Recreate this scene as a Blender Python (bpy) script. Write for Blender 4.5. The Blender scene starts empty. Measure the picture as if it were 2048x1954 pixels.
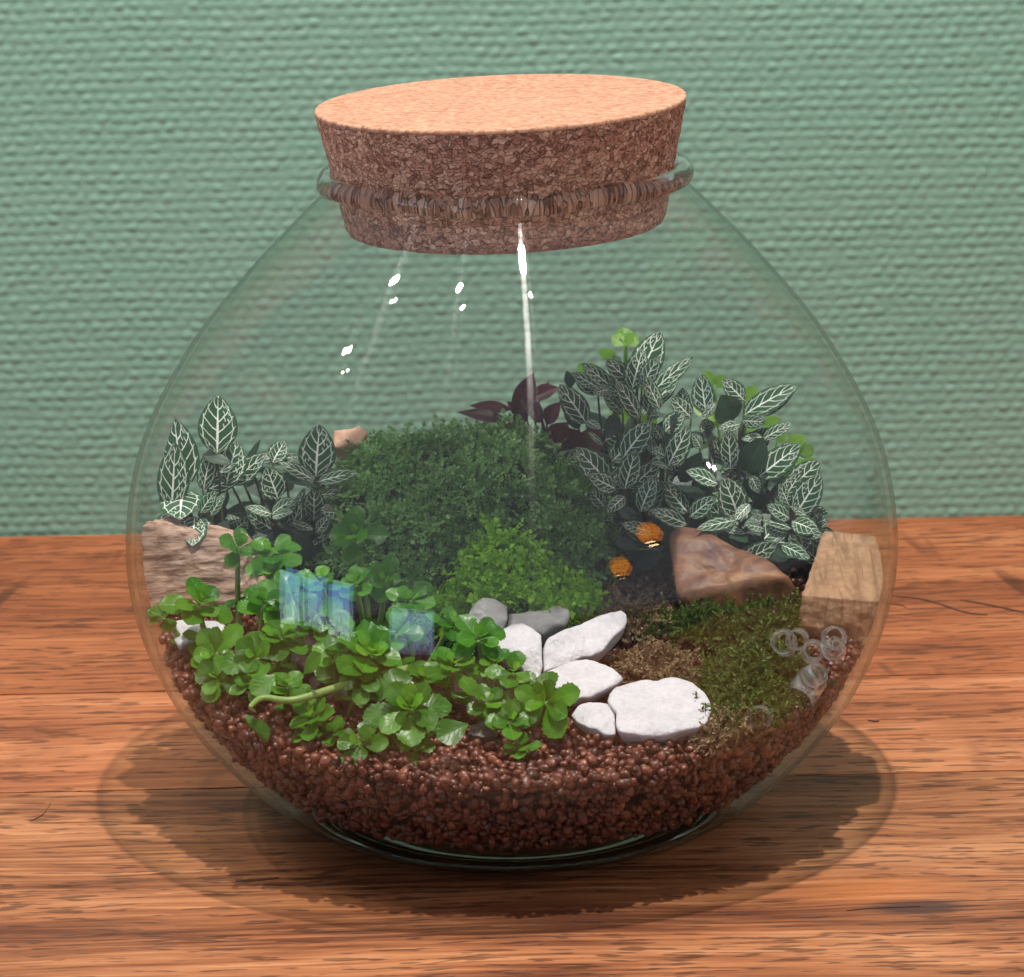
import bpy, bmesh, math, random
import numpy as np
from mathutils import Vector, Matrix

# ------------------------------------------------------------------ camera, world, lights
scene = bpy.context.scene
scene.render.engine = 'CYCLES'
cy = scene.cycles
cy.use_denoising = True
try:
    cy.denoiser = 'OPENIMAGEDENOISE'
except Exception:
    pass
cy.max_bounces = 14
cy.diffuse_bounces = 2
cy.glossy_bounces = 4
cy.transmission_bounces = 12
cy.use_adaptive_sampling = True
cy.adaptive_threshold = 0.04
cy.transparent_max_bounces = 16
cy.caustics_refractive = True
cy.caustics_reflective = True
cy.sample_clamp_indirect = 4.0
cy.blur_glossy = 0.3

cam_data = bpy.data.cameras.new('camera')
cam = bpy.data.objects.new('camera', cam_data)
scene.collection.objects.link(cam)
scene.camera = cam
CAM = Vector((0.0006, -1.2051, 0.4519))
fw = (Vector((0.0006, 0, 0.1323)) - CAM).normalized()
rt = fw.cross(Vector((0, 0, 1))).normalized()
up = rt.cross(fw)
ROLL = math.radians(1.0)
rr = rt * math.cos(ROLL) - up * math.sin(ROLL)
uu = up * math.cos(ROLL) + rt * math.sin(ROLL)
cam.matrix_world = Matrix(((rr.x, uu.x, -fw.x, CAM.x), (rr.y, uu.y, -fw.y, CAM.y), (rr.z, uu.z, -fw.z, CAM.z), (0, 0, 0, 1)))
cam_data.sensor_width = 36.0
cam_data.lens = 3110.0 / 1024.0 * 36.0
cam_data.clip_start = 0.05
cam_data.clip_end = 60.0
cam_data.dof.use_dof = True
cam_data.dof.focus_distance = 1.17
cam_data.dof.aperture_fstop = 38.0

world = bpy.data.worlds.new('World')
scene.world = world
world.use_nodes = True
bg = world.node_tree.nodes['Background']
bg.inputs['Color'].default_value = (0.90, 0.93, 1.0, 1)
bg.inputs['Strength'].default_value = 0.43

def disk_lamp(name, loc, energy, size, color, target=(0, 0, 0.1)):
    l = bpy.data.lights.new(name, 'AREA')
    l.shape = 'DISK'
    l.size = size
    l.energy = energy
    l.color = color
    o = bpy.data.objects.new(name, l)
    scene.collection.objects.link(o)
    o.location = loc
    o.rotation_euler = (Vector(target) - Vector(loc)).to_track_quat('-Z', 'Y').to_euler()
    return o

# the row of ceiling downlights whose reflections run across the shoulder of the jar
WARM = (1.0, 0.92, 0.85)
disk_lamp('ceiling_downlight', (0.10, -0.33, 1.60), 32.0, 0.038, WARM)
disk_lamp('ceiling_downlight', (-0.38, -0.35, 1.60), 3.0, 0.035, WARM)
disk_lamp('ceiling_downlight', (-0.90, 0.00, 1.60), 8.0, 0.035, WARM)
disk_lamp('ceiling_downlight', (-1.25, -0.05, 1.60), 3.0, 0.035, WARM)
disk_lamp('ceiling_downlight', (2.50, -0.93, 1.60), 11.0, 0.06, WARM)

# a second, weaker row of the same downlights just in front of the first
disk_lamp('ceiling_downlight', (0.15, -0.44, 1.60), 1.6, 0.02, WARM)
disk_lamp('ceiling_downlight', (-0.36, -0.47, 1.60), 1.0, 0.02, WARM)
disk_lamp('ceiling_downlight', (-0.91, -0.14, 1.60), 1.0, 0.02, WARM)
disk_lamp('ceiling_downlight', (-1.30, -0.20, 1.60), 1.0, 0.02, WARM)

scene.view_settings.view_transform = 'Standard'
scene.view_settings.look = 'None'
scene.view_settings.exposure = 0.0
scene.view_settings.gamma = 1.0

# ------------------------------------------------------------------ helpers
COL = scene.collection
rng = np.random.default_rng(7)
random.seed(7)

def new_mesh(name, V, F, smooth=True, uv=None):
    me = bpy.data.meshes.new(name)
    V = np.asarray(V, dtype=np.float32)
    if isinstance(F, np.ndarray):
        k = F.shape[1]
        n = len(F)
        me.vertices.add(len(V))
        me.vertices.foreach_set('co', V.ravel())
        me.loops.add(n * k)
        me.loops.foreach_set('vertex_index', F.ravel().astype(np.int32))
        me.polygons.add(n)
        me.polygons.foreach_set('loop_start', np.arange(0, n * k, k, dtype=np.int32))
        me.update(calc_edges=True)
    else:
        me.from_pydata([tuple(map(float, v)) for v in V], [], [tuple(map(int, f)) for f in F])
        me.update()
    if uv is not None:
        ul = me.uv_layers.new(name='UVMap')
        vi = np.empty(len(me.loops), dtype=np.int32)
        me.loops.foreach_get('vertex_index', vi)
        ul.data.foreach_set('uv', np.asarray(uv, dtype=np.float32)[vi].ravel())
    if smooth:
        me.polygons.foreach_set('use_smooth', np.ones(len(me.polygons), dtype=bool))
    me.validate()
    return me

def obj(name, me, mat=None, parent=None, loc=None, rot=None):
    o = bpy.data.objects.new(name, me)
    COL.objects.link(o)
    if mat is not None and me is not None and len(me.materials) == 0:
        me.materials.append(mat)
    if parent is not None:
        o.parent = parent
    if loc is not None:
        o.location = loc
    if rot is not None:
        o.rotation_euler = rot
    return o

def tag(o, label, cat=None, group=None, kind=None):
    if label:
        o['label'] = label
    if cat:
        o['category'] = cat
    if group:
        o['group'] = group
    if kind:
        o['kind'] = kind
    return o

def empty(name, loc, label, cat, group=None):
    o = bpy.data.objects.new(name, None)
    COL.objects.link(o)
    o.location = loc
    o.empty_display_size = 0.01
    return tag(o, label, cat, group)

def hashn(ix, iy, iz, seed=0):
    h = (ix * 374761393 + iy * 668265263 + iz * 2147483647 + seed * 1274126177) & 0xffffffff
    h = ((h ^ (h >> 13)) * 1274126177) & 0xffffffff
    return ((h ^ (h >> 16)) & 0xffff) / 65535.0 * 2 - 1

def noise3(P, scale=1.0, seed=0):
    P = np.asarray(P, dtype=np.float64) * scale
    i = np.floor(P).astype(np.int64)
    f = P - i
    f = f * f * (3 - 2 * f)
    out = np.zeros(len(P))
    for dx in (0, 1):
        for dy in (0, 1):
            for dz in (0, 1):
                w = (f[:, 0] if dx else 1 - f[:, 0]) * (f[:, 1] if dy else 1 - f[:, 1]) * (f[:, 2] if dz else 1 - f[:, 2])
                out += w * hashn(i[:, 0] + dx, i[:, 1] + dy, i[:, 2] + dz, seed)
    return out

def fbm3(P, scale=1.0, seed=0, octaves=3):
    out = 0
    a = 1.0
    for k in range(octaves):
        out = out + a * noise3(P, scale * 2 ** k, seed + k * 17)
        a *= 0.5
    return out

def catmull(v, n):
    v = np.asarray(v, dtype=float)
    tt = np.linspace(0, len(v) - 1, n)
    i = np.minimum(tt.astype(int), len(v) - 2)
    f = (tt - i)[:, None] if v.ndim == 2 else tt - i
    p0 = v[np.maximum(i - 1, 0)]; p1 = v[i]; p2 = v[i + 1]; p3 = v[np.minimum(i + 2, len(v) - 1)]
    return .5 * (2 * p1 + (-p0 + p2) * f + (2 * p0 - 5 * p1 + 4 * p2 - p3) * f * f + (-p0 + 3 * p1 - 3 * p2 + p3) * f ** 3)

def lathe(profile, seg=128, closed=True, deform=None):
    """profile: (r, z) points; closed joins the last to the first."""
    pr = np.asarray(profile, dtype=float)
    n = len(pr)
    a = np.linspace(0, 2 * np.pi, seg, endpoint=False)
    V = np.stack([pr[:, 0][:, None] * np.cos(a), pr[:, 0][:, None] * np.sin(a), np.broadcast_to(pr[:, 1][:, None], (n, seg))], -1).reshape(-1, 3)
    if deform is not None:
        V = deform(V)
    i = np.arange(n if closed else n - 1)
    j = np.arange(seg)
    I, J = np.meshgrid(i, j, indexing='ij')
    I2 = (I + 1) % n
    J2 = (J + 1) % seg
    F = np.stack([I * seg + J, I * seg + J2, I2 * seg + J2, I2 * seg + J], -1).reshape(-1, 4)
    return V, F

def tube(points, radii, seg=7, caps=True):
    pts = np.asarray(points, dtype=float)
    n = len(pts)
    radii = np.broadcast_to(np.asarray(radii, dtype=float), (n,))
    V = []
    t_prev = None
    nrm = None
    for k in range(n):
        t = pts[min(k + 1, n - 1)] - pts[max(k - 1, 0)]
        t = t / (np.linalg.norm(t) + 1e-12)
        if nrm is None:
            a = np.array([0, 0, 1.0]) if abs(t[2]) < .9 else np.array([1.0, 0, 0])
            nrm = np.cross(t, a)
        nrm = nrm - t * (nrm @ t)
        nrm /= np.linalg.norm(nrm) + 1e-12
        b = np.cross(t, nrm)
        for j in range(seg):
            an = 2 * math.pi * j / seg
            V.append(pts[k] + radii[k] * (nrm * math.cos(an) + b * math.sin(an)))
    F = []
    for k in range(n - 1):
        for j in range(seg):
            F.append((k * seg + j, k * seg + (j + 1) % seg, (k + 1) * seg + (j + 1) % seg, (k + 1) * seg + j))
    if caps:
        F.append(tuple(range(seg))[::-1])
        F.append(tuple((n - 1) * seg + j for j in range(seg)))
    return V, F

# ------------------------------------------------------------------ node helpers
class NT:
    def __init__(self, name):
        self.m = bpy.data.materials.new(name)
        self.m.use_nodes = True
        self.t = self.m.node_tree
        self.t.nodes.clear()
        self.out = self.t.nodes.new('ShaderNodeOutputMaterial')

    def n(self, typ, **kw):
        nd = self.t.nodes.new(typ)
        for k, v in kw.items():
            if k.startswith('i_'):
                key = k[2:].replace('_', ' ')
                s = nd.inputs[int(key)] if key.isdigit() else nd.inputs[key]
                if hasattr(v, 'is_linked') or isinstance(v, bpy.types.NodeSocket):
                    self.t.links.new(v, s)
                else:
                    s.default_value = v
            else:
                setattr(nd, k, v)
        return nd

    def link(self, a, b):
        self.t.links.new(a, b)

    def math(self, op, a, b=None, c=None, clamp=False):
        nd = self.t.nodes.new('ShaderNodeMath')
        nd.operation = op
        nd.use_clamp = clamp
        for s, v in zip(nd.inputs, (a, b, c)):
            if v is None:
                continue
            if isinstance(v, bpy.types.NodeSocket):
                self.t.links.new(v, s)
            else:
                s.default_value = v
        return nd.outputs[0]

    def mix(self, fac, a, b, blend='MIX'):
        nd = self.t.nodes.new('ShaderNodeMix')
        nd.data_type = 'RGBA'
        nd.blend_type = blend
        for s, v in ((nd.inputs[0], fac), (nd.inputs[6], a), (nd.inputs[7], b)):
            if isinstance(v, bpy.types.NodeSocket):
                self.t.links.new(v, s)
            elif isinstance(v, (int, float)):
                s.default_value = v
            else:
                s.default_value = tuple(v) + ((1,) if len(v) == 3 else ())
        return nd.outputs[2]

    def ramp(self, fac, stops, interp='LINEAR'):
        nd = self.t.nodes.new('ShaderNodeValToRGB')
        cr = nd.color_ramp
        cr.interpolation = interp
        while len(cr.elements) < len(stops):
            cr.elements.new(0.5)
        for e, (p, c) in zip(cr.elements, stops):
            e.position = p
            e.color = tuple(c) + ((1,) if len(c) == 3 else ()) if not isinstance(c, (int, float)) else (c, c, c, 1)
        self.t.links.new(fac, nd.inputs[0])
        return nd.outputs[0]

    def coords(self, kind='Object', scale=(1, 1, 1), rot=(0, 0, 0), loc=(0, 0, 0), src=None):
        if src is None:
            src = self.n('ShaderNodeTexCoord').outputs[kind]
        mp = self.n('ShaderNodeMapping')
        mp.inputs['Scale'].default_value = scale
        mp.inputs['Rotation'].default_value = rot
        mp.inputs['Location'].default_value = loc
        self.link(src, mp.inputs['Vector'])
        return mp.outputs[0]

    def noise(self, vec, scale, detail=3.0, rough=0.5, dist=0.0):
        nd = self.n('ShaderNodeTexNoise')
        nd.inputs['Scale'].default_value = scale
        nd.inputs['Detail'].default_value = detail
        nd.inputs['Roughness'].default_value = rough
        nd.inputs['Distortion'].default_value = dist
        self.link(vec, nd.inputs['Vector'])
        return nd.outputs['Fac']

    def voronoi(self, vec, scale, feature='F1', rnd=1.0, out='Distance'):
        nd = self.n('ShaderNodeTexVoronoi', feature=feature)
        nd.inputs['Scale'].default_value = scale
        nd.inputs['Randomness'].default_value = rnd
        self.link(vec, nd.inputs['Vector'])
        return nd.outputs[out]

    def bump(self, h, strength=0.5, distance=0.001, normal=None):
        nd = self.n('ShaderNodeBump')
        nd.inputs['Strength'].default_value = strength
        nd.inputs['Distance'].default_value = distance
        self.link(h, nd.inputs['Height'])
        if normal is not None:
            self.link(normal, nd.inputs['Normal'])
        return nd.outputs[0]

    def principled(self, **kw):
        nd = self.n('ShaderNodeBsdfPrincipled')
        for k, v in kw.items():
            s = nd.inputs[k.replace('_', ' ')]
            if isinstance(v, bpy.types.NodeSocket):
                self.link(v, s)
            elif isinstance(v, (tuple, list)) and len(v) == 3 and s.type == 'RGBA':
                s.default_value = tuple(v) + (1,)
            else:
                s.default_value = v
        return nd

    def done(self, sh):
        self.link(sh, self.out.inputs['Surface'])
        return self.m

# ------------------------------------------------------------------ materials: setting
def wood_mat(name, seed, base, dark, light, pore, contrast, burn=0.0, knot=None):
    t = NT(name)
    co = t.n('ShaderNodeTexCoord').outputs['Object']
    off = (seed * 3.17, seed * 1.31, seed * 0.7)
    # slow wander of the grain so that the figure is not dead straight
    wob = t.noise(t.coords(src=co, scale=(5, 14, 5), loc=off), 1.0, 2.0)
    sep = t.n('ShaderNodeSeparateXYZ', i_0=co)
    yw = t.math('ADD', sep.outputs[1], t.math('MULTIPLY', t.math('SUBTRACT', wob, 0.5), 0.022))
    vec = t.n('ShaderNodeCombineXYZ', i_0=sep.outputs[0], i_1=yw, i_2=sep.outputs[2]).outputs[0]
    band = t.noise(t.coords(src=vec, scale=(2.2, 26, 1), loc=off), 1.0, 4.0, 0.55)
    fine = t.noise(t.coords(src=vec, scale=(13, 300, 1), loc=off), 1.0, 4.0, 0.65)
    patch = t.noise(t.coords(src=vec, scale=(9, 16, 1), loc=off), 1.0, 3.0, 0.5)
    # pores: short dark dashes that follow the grain, dense in some zones and sparse in others
    dash = t.noise(t.coords(src=vec, scale=(52, 330, 1), loc=off), 1.0, 2.0, 0.55)
    zone = t.noise(t.coords(src=vec, scale=(6, 24, 1), loc=(off[1], off[0], 0)), 1.0, 3.0, 0.6)
    thr = t.math('ADD', 0.55, t.math('MULTIPLY', t.math('SUBTRACT', 0.55, zone), t.math('MULTIPLY', pore, 0.6) if False else pore * 0.6))
    dash_m = t.math('MULTIPLY', t.math('SUBTRACT', dash, thr), 20.0, clamp=True)
    f = t.math('ADD', t.math('MULTIPLY', band, 0.50), t.math('MULTIPLY', fine, 0.50))
    f = t.math('ADD', f, t.math('MULTIPLY', t.math('SUBTRACT', patch, 0.5), 0.20))
    lo, hi = 0.5 - 0.15 / contrast, 0.5 + 0.14 / contrast
    c = t.ramp(f, [(max(0, lo), dark), (0.5, base), (min(1, hi), light)])
    c = t.mix(t.math('MULTIPLY', dash_m, 0.60), c, tuple(v * 0.30 for v in dark))
    if burn > 0:
        # slanting saw burns left by the mill
        u = t.math('ADD', t.math('ABSOLUTE', sep.outputs[0]), t.math('MULTIPLY', sep.outputs[1], 0.17))
        uv = t.n('ShaderNodeCombineXYZ', i_0=u, i_1=t.math('MULTIPLY', sep.outputs[1], 0.12), i_2=0.3).outputs[0]
        ln = t.noise(uv, 62.0, 2.0, 0.5)
        msk = t.noise(t.coords(src=co, scale=(12, 9, 1), loc=(4.1, 7.7 + seed, 0)), 1.0, 3.0, 0.6)
        b = t.math('MULTIPLY', t.math('MULTIPLY', t.math('SUBTRACT', ln, 0.60), 9.0, clamp=True), t.math('MULTIPLY', t.math('SUBTRACT', msk, 0.46), 8.0, clamp=True))
        c = t.mix(t.math('MULTIPLY', b, burn), c, tuple(v * 0.42 for v in dark))
        ln2 = t.noise(t.coords(src=uv, scale=(1, .6, 1), loc=(3, 1, 2)), 21.0, 1.0, 0.5)
        c = t.mix(t.math('MULTIPLY', t.math('MULTIPLY', t.math('SUBTRACT', ln2, 0.55), 5.0, clamp=True), burn * 0.35), c, tuple(v * 0.9 for v in dark))
    if knot is not None:
        (kx, ky), (gx, gy) = knot
        gl = t.n('ShaderNodeCombineXYZ', i_0=t.math('MULTIPLY', t.math('SUBTRACT', sep.outputs[0], gx), 22.0), i_1=t.math('MULTIPLY', t.math('SUBTRACT', yw, gy), 40.0)).outputs[0]
        gd = t.n('ShaderNodeVectorMath', operation='LENGTH', i_0=gl).outputs['Value']
        gm = t.math('SUBTRACT', 1.0, t.math('ADD', gd, t.math('MULTIPLY', t.math('SUBTRACT', patch, .5), 1.2)), clamp=True)
        c = t.mix(t.math('MULTIPLY', gm, 0.8, clamp=True), c, (0.46, 0.15, 0.040))
        kl = t.n('ShaderNodeCombineXYZ', i_0=t.math('MULTIPLY', t.math('SUBTRACT', sep.outputs[0], kx), 48.0), i_1=t.math('MULTIPLY', t.math('SUBTRACT', yw, ky), 110.0)).outputs[0]
        kd = t.n('ShaderNodeVectorMath', operation='LENGTH', i_0=kl).outputs['Value']
        km = t.math('MULTIPLY', t.math('SUBTRACT', 1.15, t.math('ADD', kd, t.math('MULTIPLY', t.math('SUBTRACT', fine, .5), 1.6))), 2.0, clamp=True)
        c = t.mix(t.math('MULTIPLY', km, 0.85), c, (0.045, 0.022, 0.018))
    h = t.math('SUBTRACT', t.math('MULTIPLY', fine, 0.5), t.math('MULTIPLY', dash_m, 0.9))
    bmp = t.bump(h, 0.5, 0.0005)
    rough = t.math('ADD', 0.42, t.math('MULTIPLY', fine, 0.22))
    p = t.principled(Base_Color=c, Roughness=rough, Normal=bmp, Specular_IOR_Level=0.35)
    return t.done(p.outputs[0])

t = NT('green_woven_wallpaper')
co = t.n('ShaderNodeTexCoord').outputs['Object']
blot = t.noise(t.coords(src=co, scale=(6, 1, 7)), 1.0, 3.0, 0.6)
grain = t.noise(co, 900.0, 2.0, 0.6)
c = t.mix(blot, (0.148, 0.295, 0.218), (0.188, 0.302, 0.236))
c = t.mix(t.math('MULTIPLY', grain, 0.35), c, (0.105, 0.195, 0.160))
p = t.principled(Base_Color=c, Roughness=0.55, Specular_IOR_Level=0.4, Normal=t.bump(grain, 0.25, 0.0006))
M_WALL = t.done(p.outputs[0])

def glass_mat(name, color, ior=1.46, rough=0.0):
    t = NT(name)
    g = t.n('ShaderNodeBsdfGlass')
    g.inputs['Color'].default_value = tuple(color) + (1,)
    g.inputs['IOR'].default_value = ior
    g.inputs['Roughness'].default_value = rough
    return t.done(g.outputs[0])

M_GLASS_FOOT = glass_mat('heavy_foot_glass', (0.84, 0.90, 0.87))
M_GLASS = glass_mat('clear_glass', (0.982, 0.993, 0.988))
def thin_glass(name, edge):
    """thin wall: light passes straight through, Fresnel gloss on top, and the steep edge of the vessel bends and smears what lies behind it"""
    t = NT(name)
    fc = t.n('ShaderNodeLayerWeight', i_Blend=0.5).outputs['Facing']
    fr = t.math('ADD', 0.044, t.math('MULTIPLY', t.math('POWER', fc, 5.0), 0.45 if edge else 0.06), clamp=True)
    tint = t.ramp(fc, [(0.0, (0.990, 0.997, 0.993)), (0.6, (0.975, 0.990, 0.982)), (0.92, (0.93, 0.97, 0.955)), (1.0, (0.80, 0.87, 0.84))])
    tr = t.n('ShaderNodeBsdfTransparent', i_0=tint)
    body = tr.outputs[0]
    if edge:
        rf = t.n('ShaderNodeBsdfRefraction', i_0=tint)
        rf.inputs['IOR'].default_value = 1.012
        rf.inputs['Roughness'].default_value = 0.10
        e = t.ramp(fc, [(0.72, 0.0), (0.92, 0.45)])
        mx = t.n('ShaderNodeMixShader', i_0=e)
        t.link(body, mx.inputs[1]); t.link(rf.outputs[0], mx.inputs[2])
        body = mx.outputs[0]
    co = t.n('ShaderNodeTexCoord').outputs['Object']
    sm = t.noise(t.coords(src=co, scale=(90, 90, 14)), 1.0, 3.0, 0.6)
    gl0 = t.n('ShaderNodeBsdfGlossy', i_Roughness=t.math('MULTIPLY', sm, 0.026))
    # wiped smears run up and down the wall and draw the lamps out into streaks
    gl1 = t.n('ShaderNodeBsdfAnisotropic', i_Roughness=0.085, i_Anisotropy=0.95)
    t.link(t.n('ShaderNodeTangent', direction_type='RADIAL', axis='Z').outputs[0], gl1.inputs['Tangent'])
    gl = t.n('ShaderNodeMixShader', i_0=t.math('MULTIPLY', sm, 0.06))
    t.link(gl0.outputs[0], gl.inputs[1]); t.link(gl1.outputs[0], gl.inputs[2])
    m2 = t.n('ShaderNodeMixShader', i_0=fr)
    t.link(body, m2.inputs[1]); t.link(gl.outputs[0], m2.inputs[2])
    return t.done(m2.outputs[0])
M_GLASS_OUT = thin_glass('blown_glass_outer', True)
M_GLASS_IN = thin_glass('blown_glass_inner', False)
def acryl():
    t = NT('clear_acrylic')
    g = t.n('ShaderNodeBsdfGlass', i_0=(0.99, 0.99, 0.99, 1), i_IOR=1.52, i_Roughness=0.0)
    d = t.n('ShaderNodeBsdfTranslucent', i_0=(0.9, 0.9, 0.95, 1))
    m = t.n('ShaderNodeMixShader', i_0=0.06)
    t.link(g.outputs[0], m.inputs[1]); t.link(d.outputs[0], m.inputs[2])
    return t.done(m.outputs[0])
M_ACRYL = acryl()

def cork_side():
    t = NT('coarse_cork')
    co = t.n('ShaderNodeTexCoord').outputs['Object']
    wv = t.n('ShaderNodeTexNoise', i_Scale=260.0, i_Detail=2.0)
    t.link(co, wv.inputs['Vector'])
    dv = t.n('ShaderNodeVectorMath', operation='MULTIPLY_ADD', i_0=wv.outputs['Color'], i_1=(0.0032,) * 3, i_2=co).outputs[0]
    st = t.coords(src=dv, scale=(1, 1, 1.35))
    cell = t.voronoi(st, 430.0, 'F1', 1.0, 'Color')
    edge = t.voronoi(st, 430.0, 'DISTANCE_TO_EDGE', 1.0, 'Distance')
    cell2 = t.voronoi(st, 980.0, 'F1', 1.0, 'Color')
    r1 = t.n('ShaderNodeSeparateColor', i_0=cell).outputs[0]
    r2 = t.n('ShaderNodeSeparateColor', i_0=cell2).outputs[1]
    f = t.math('ADD', t.math('MULTIPLY', r1, 0.62), t.math('MULTIPLY', r2, 0.38))
    c = t.ramp(f, [(0.08, (0.17, 0.078, 0.054)), (0.35, (0.40, 0.205, 0.142)), (0.6, (0.54, 0.305, 0.215)), (0.8, (0.65, 0.41, 0.30)), (0.95, (0.78, 0.55, 0.42))])
    gap = t.math('SUBTRACT', 1.0, t.math('MULTIPLY', edge, 9.0), clamp=True)
    gapn = t.math('MULTIPLY', gap, t.math('GREATER_THAN', r2, 0.42))
    c = t.mix(t.math('MULTIPLY', gapn, 0.38), c, (0.035, 0.014, 0.010))
    h = t.math('SUBTRACT', t.math('MULTIPLY', f, 0.7), t.math('MULTIPLY', gapn, 0.9))
    p = t.principled(Base_Color=c, Roughness=0.85, Specular_IOR_Level=0.2, Normal=t.bump(h, 0.9, 0.0012))
    return t.done(p.outputs[0])

def cork_top():
    t = NT('fine_cork')
    co = t.n('ShaderNodeTexCoord').outputs['Object']
    st = t.coords(src=co, scale=(1, 1.9, 1), rot=(0, 0, 0.12))
    cell = t.n('ShaderNodeSeparateColor', i_0=t.voronoi(st, 560.0, 'F1', 1.0, 'Color')).outputs[0]
    fl = t.noise(t.coords(src=co, scale=(300, 760, 1)), 1.0, 3.0, 0.65)
    big = t.noise(co, 45.0, 2.0)
    f = t.math('ADD', t.math('MULTIPLY', cell, 0.45), t.math('ADD', t.math('MULTIPLY', fl, 0.45), t.math('MULTIPLY', big, 0.12)))
    c = t.ramp(f, [(0.18, (0.22, 0.102, 0.060)), (0.40, (0.33, 0.168, 0.102)), (0.56, (0.42, 0.228, 0.146)), (0.8, (0.51, 0.315, 0.22))])
    p = t.principled(Base_Color=c, Roughness=0.8, Specular_IOR_Level=0.2, Normal=t.bump(f, 0.5, 0.0006))
    return t.done(p.outputs[0])

M_CORK = cork_side()
M_CORKTOP = cork_top()

# ------------------------------------------------------------------ wall
def build_wall():
    x0, x1, z0, z1 = -0.46, 0.46, -0.012, 0.44
    d = 0.00118
    xs = np.arange(x0, x1, d)
    zs = np.arange(z0, z1, d)
    X, Zz = np.meshgrid(xs, zs)
    px, pz = 0.0076, 0.0053
    fl = np.stack([X.ravel(), np.zeros(X.size), Zz.ravel()], 1)
    wx = noise3(fl, 38, 3).reshape(X.shape) * 0.0012 + noise3(fl, 120, 4).reshape(X.shape) * 0.0006
    wz = noise3(fl, 30, 5).reshape(X.shape) * 0.0007 + noise3(fl, 140, 6).reshape(X.shape) * 0.00045
    v = (Zz + wz) / pz
    row = np.floor(v)
    fv = v - row
    u = (X + wx) / px + 0.5 * (row % 2) + 0.13 * np.sin(row * 2.3)
    cu = np.floor(u)
    fu = u - cu
    amp = 0.72 + 0.5 * hashn(cu.astype(np.int64), row.astype(np.int64), np.zeros_like(cu, dtype=np.int64), 9) * 0.7
    # each nub: a rounded cap, steeper on its lower side, with a thread groove under the row
    cap = np.exp(-(np.abs(fu - 0.5) / 0.35) ** 4) * np.exp(-(np.abs(fv - 0.46) / 0.36) ** 3)
    groove = np.exp(-(np.minimum(fv, 1 - fv) / 0.10) ** 2)
    h = 0.00072 * amp * cap - 0.00016 * groove + 0.00022 * noise3(fl, 420, 8).reshape(X.shape)
    ny, nx = X.shape
    V = np.stack([X.ravel(), -h.ravel(), Zz.ravel()], 1)
    I, J = np.meshgrid(np.arange(ny - 1), np.arange(nx - 1), indexing='ij')
    a = I * nx + J
    F = np.stack([a, a + 1, a + nx + 1, a + nx], -1).reshape(-1, 4)
    me = new_mesh('wall', V, F)
    o = obj('wall', me, M_WALL, loc=(0, 0.4205, 0), rot=(0, 0, math.radians(0.45)))
    return tag(o, 'sage green painted wall with a woven embossed texture behind the jar', kind='structure')
build_wall()

# ------------------------------------------------------------------ the floor the table stands on, far below the frame
t = NT('dark_floor')
fn = t.noise(t.n('ShaderNodeTexCoord').outputs['Object'], 3.0, 4.0)
M_FLOOR = t.done(t.principled(Base_Color=t.mix(fn, (0.035, 0.033, 0.036), (0.065, 0.060, 0.062)), Roughness=0.5).outputs[0])
fl = obj('floor', new_mesh('floor', [(-9, -9, 0), (9, -9, 0), (9, 9, 0), (-9, 9, 0)], [(0, 1, 2, 3)], smooth=False), M_FLOOR, loc=(0, 0, -0.75))
tag(fl, 'dark floor far below the tabletop, seen only mirrored in the glass', kind='structure')

# ------------------------------------------------------------------ table of glued planks
M_W1 = wood_mat('acacia_orange', 1.0, (0.30, 0.094, 0.034), (0.14, 0.037, 0.013), (0.41, 0.155, 0.062), 0.40, 1.05, burn=0.75)
M_W2 = wood_mat('acacia_salmon', 2.0, (0.38, 0.135, 0.054), (0.18, 0.050, 0.019), (0.52, 0.225, 0.102), 0.42, 1.10, burn=0.45)
M_W3 = wood_mat('acacia_figured', 3.0, (0.275, 0.102, 0.040), (0.100, 0.031, 0.013), (0.44, 0.200, 0.090), 0.66, 1.25, knot=((0.1486, -0.1224), (0.133, -0.101)))
M_W4 = wood_mat('acacia_front', 4.0, (0.28, 0.088, 0.031), (0.09, 0.025, 0.010), (0.44, 0.18, 0.075), 0.45, 1.1)
table = bpy.data.objects.new('table', None)
COL.objects.link(table)
table.rotation_euler = (0, 0, math.radians(0.75))
tag(table, 'oiled reddish acacia wood tabletop made of long planks under the jar', kind='structure')
def plank(y0, y1, mat, dz):
    bm = bmesh.new()
    bmesh.ops.create_cube(bm, size=1.0)
    for v in bm.verts:
        v.co = Vector((v.co.x * 1.3, (y0 + y1) / 2 + v.co.y * (y1 - y0 - 0.0003), -0.014 + v.co.z * 0.028 + dz))
    bmesh.ops.bevel(bm, geom=list(bm.edges), offset=0.0006, segments=2, affect='EDGES')
    me = bpy.data.meshes.new('plank')
    bm.to_mesh(me)
    bm.free()
    return obj('plank', me, mat, table)
PL1 = plank(0.150, 0.4200, M_W1, 0.0)
PL2 = plank(0.0208, 0.150, M_W2, -0.0001)
PL3 = plank(-0.235, 0.0208, M_W3, 0.0)
PL4 = plank(-0.47, -0.235, M_W4, -0.0002)

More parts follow.
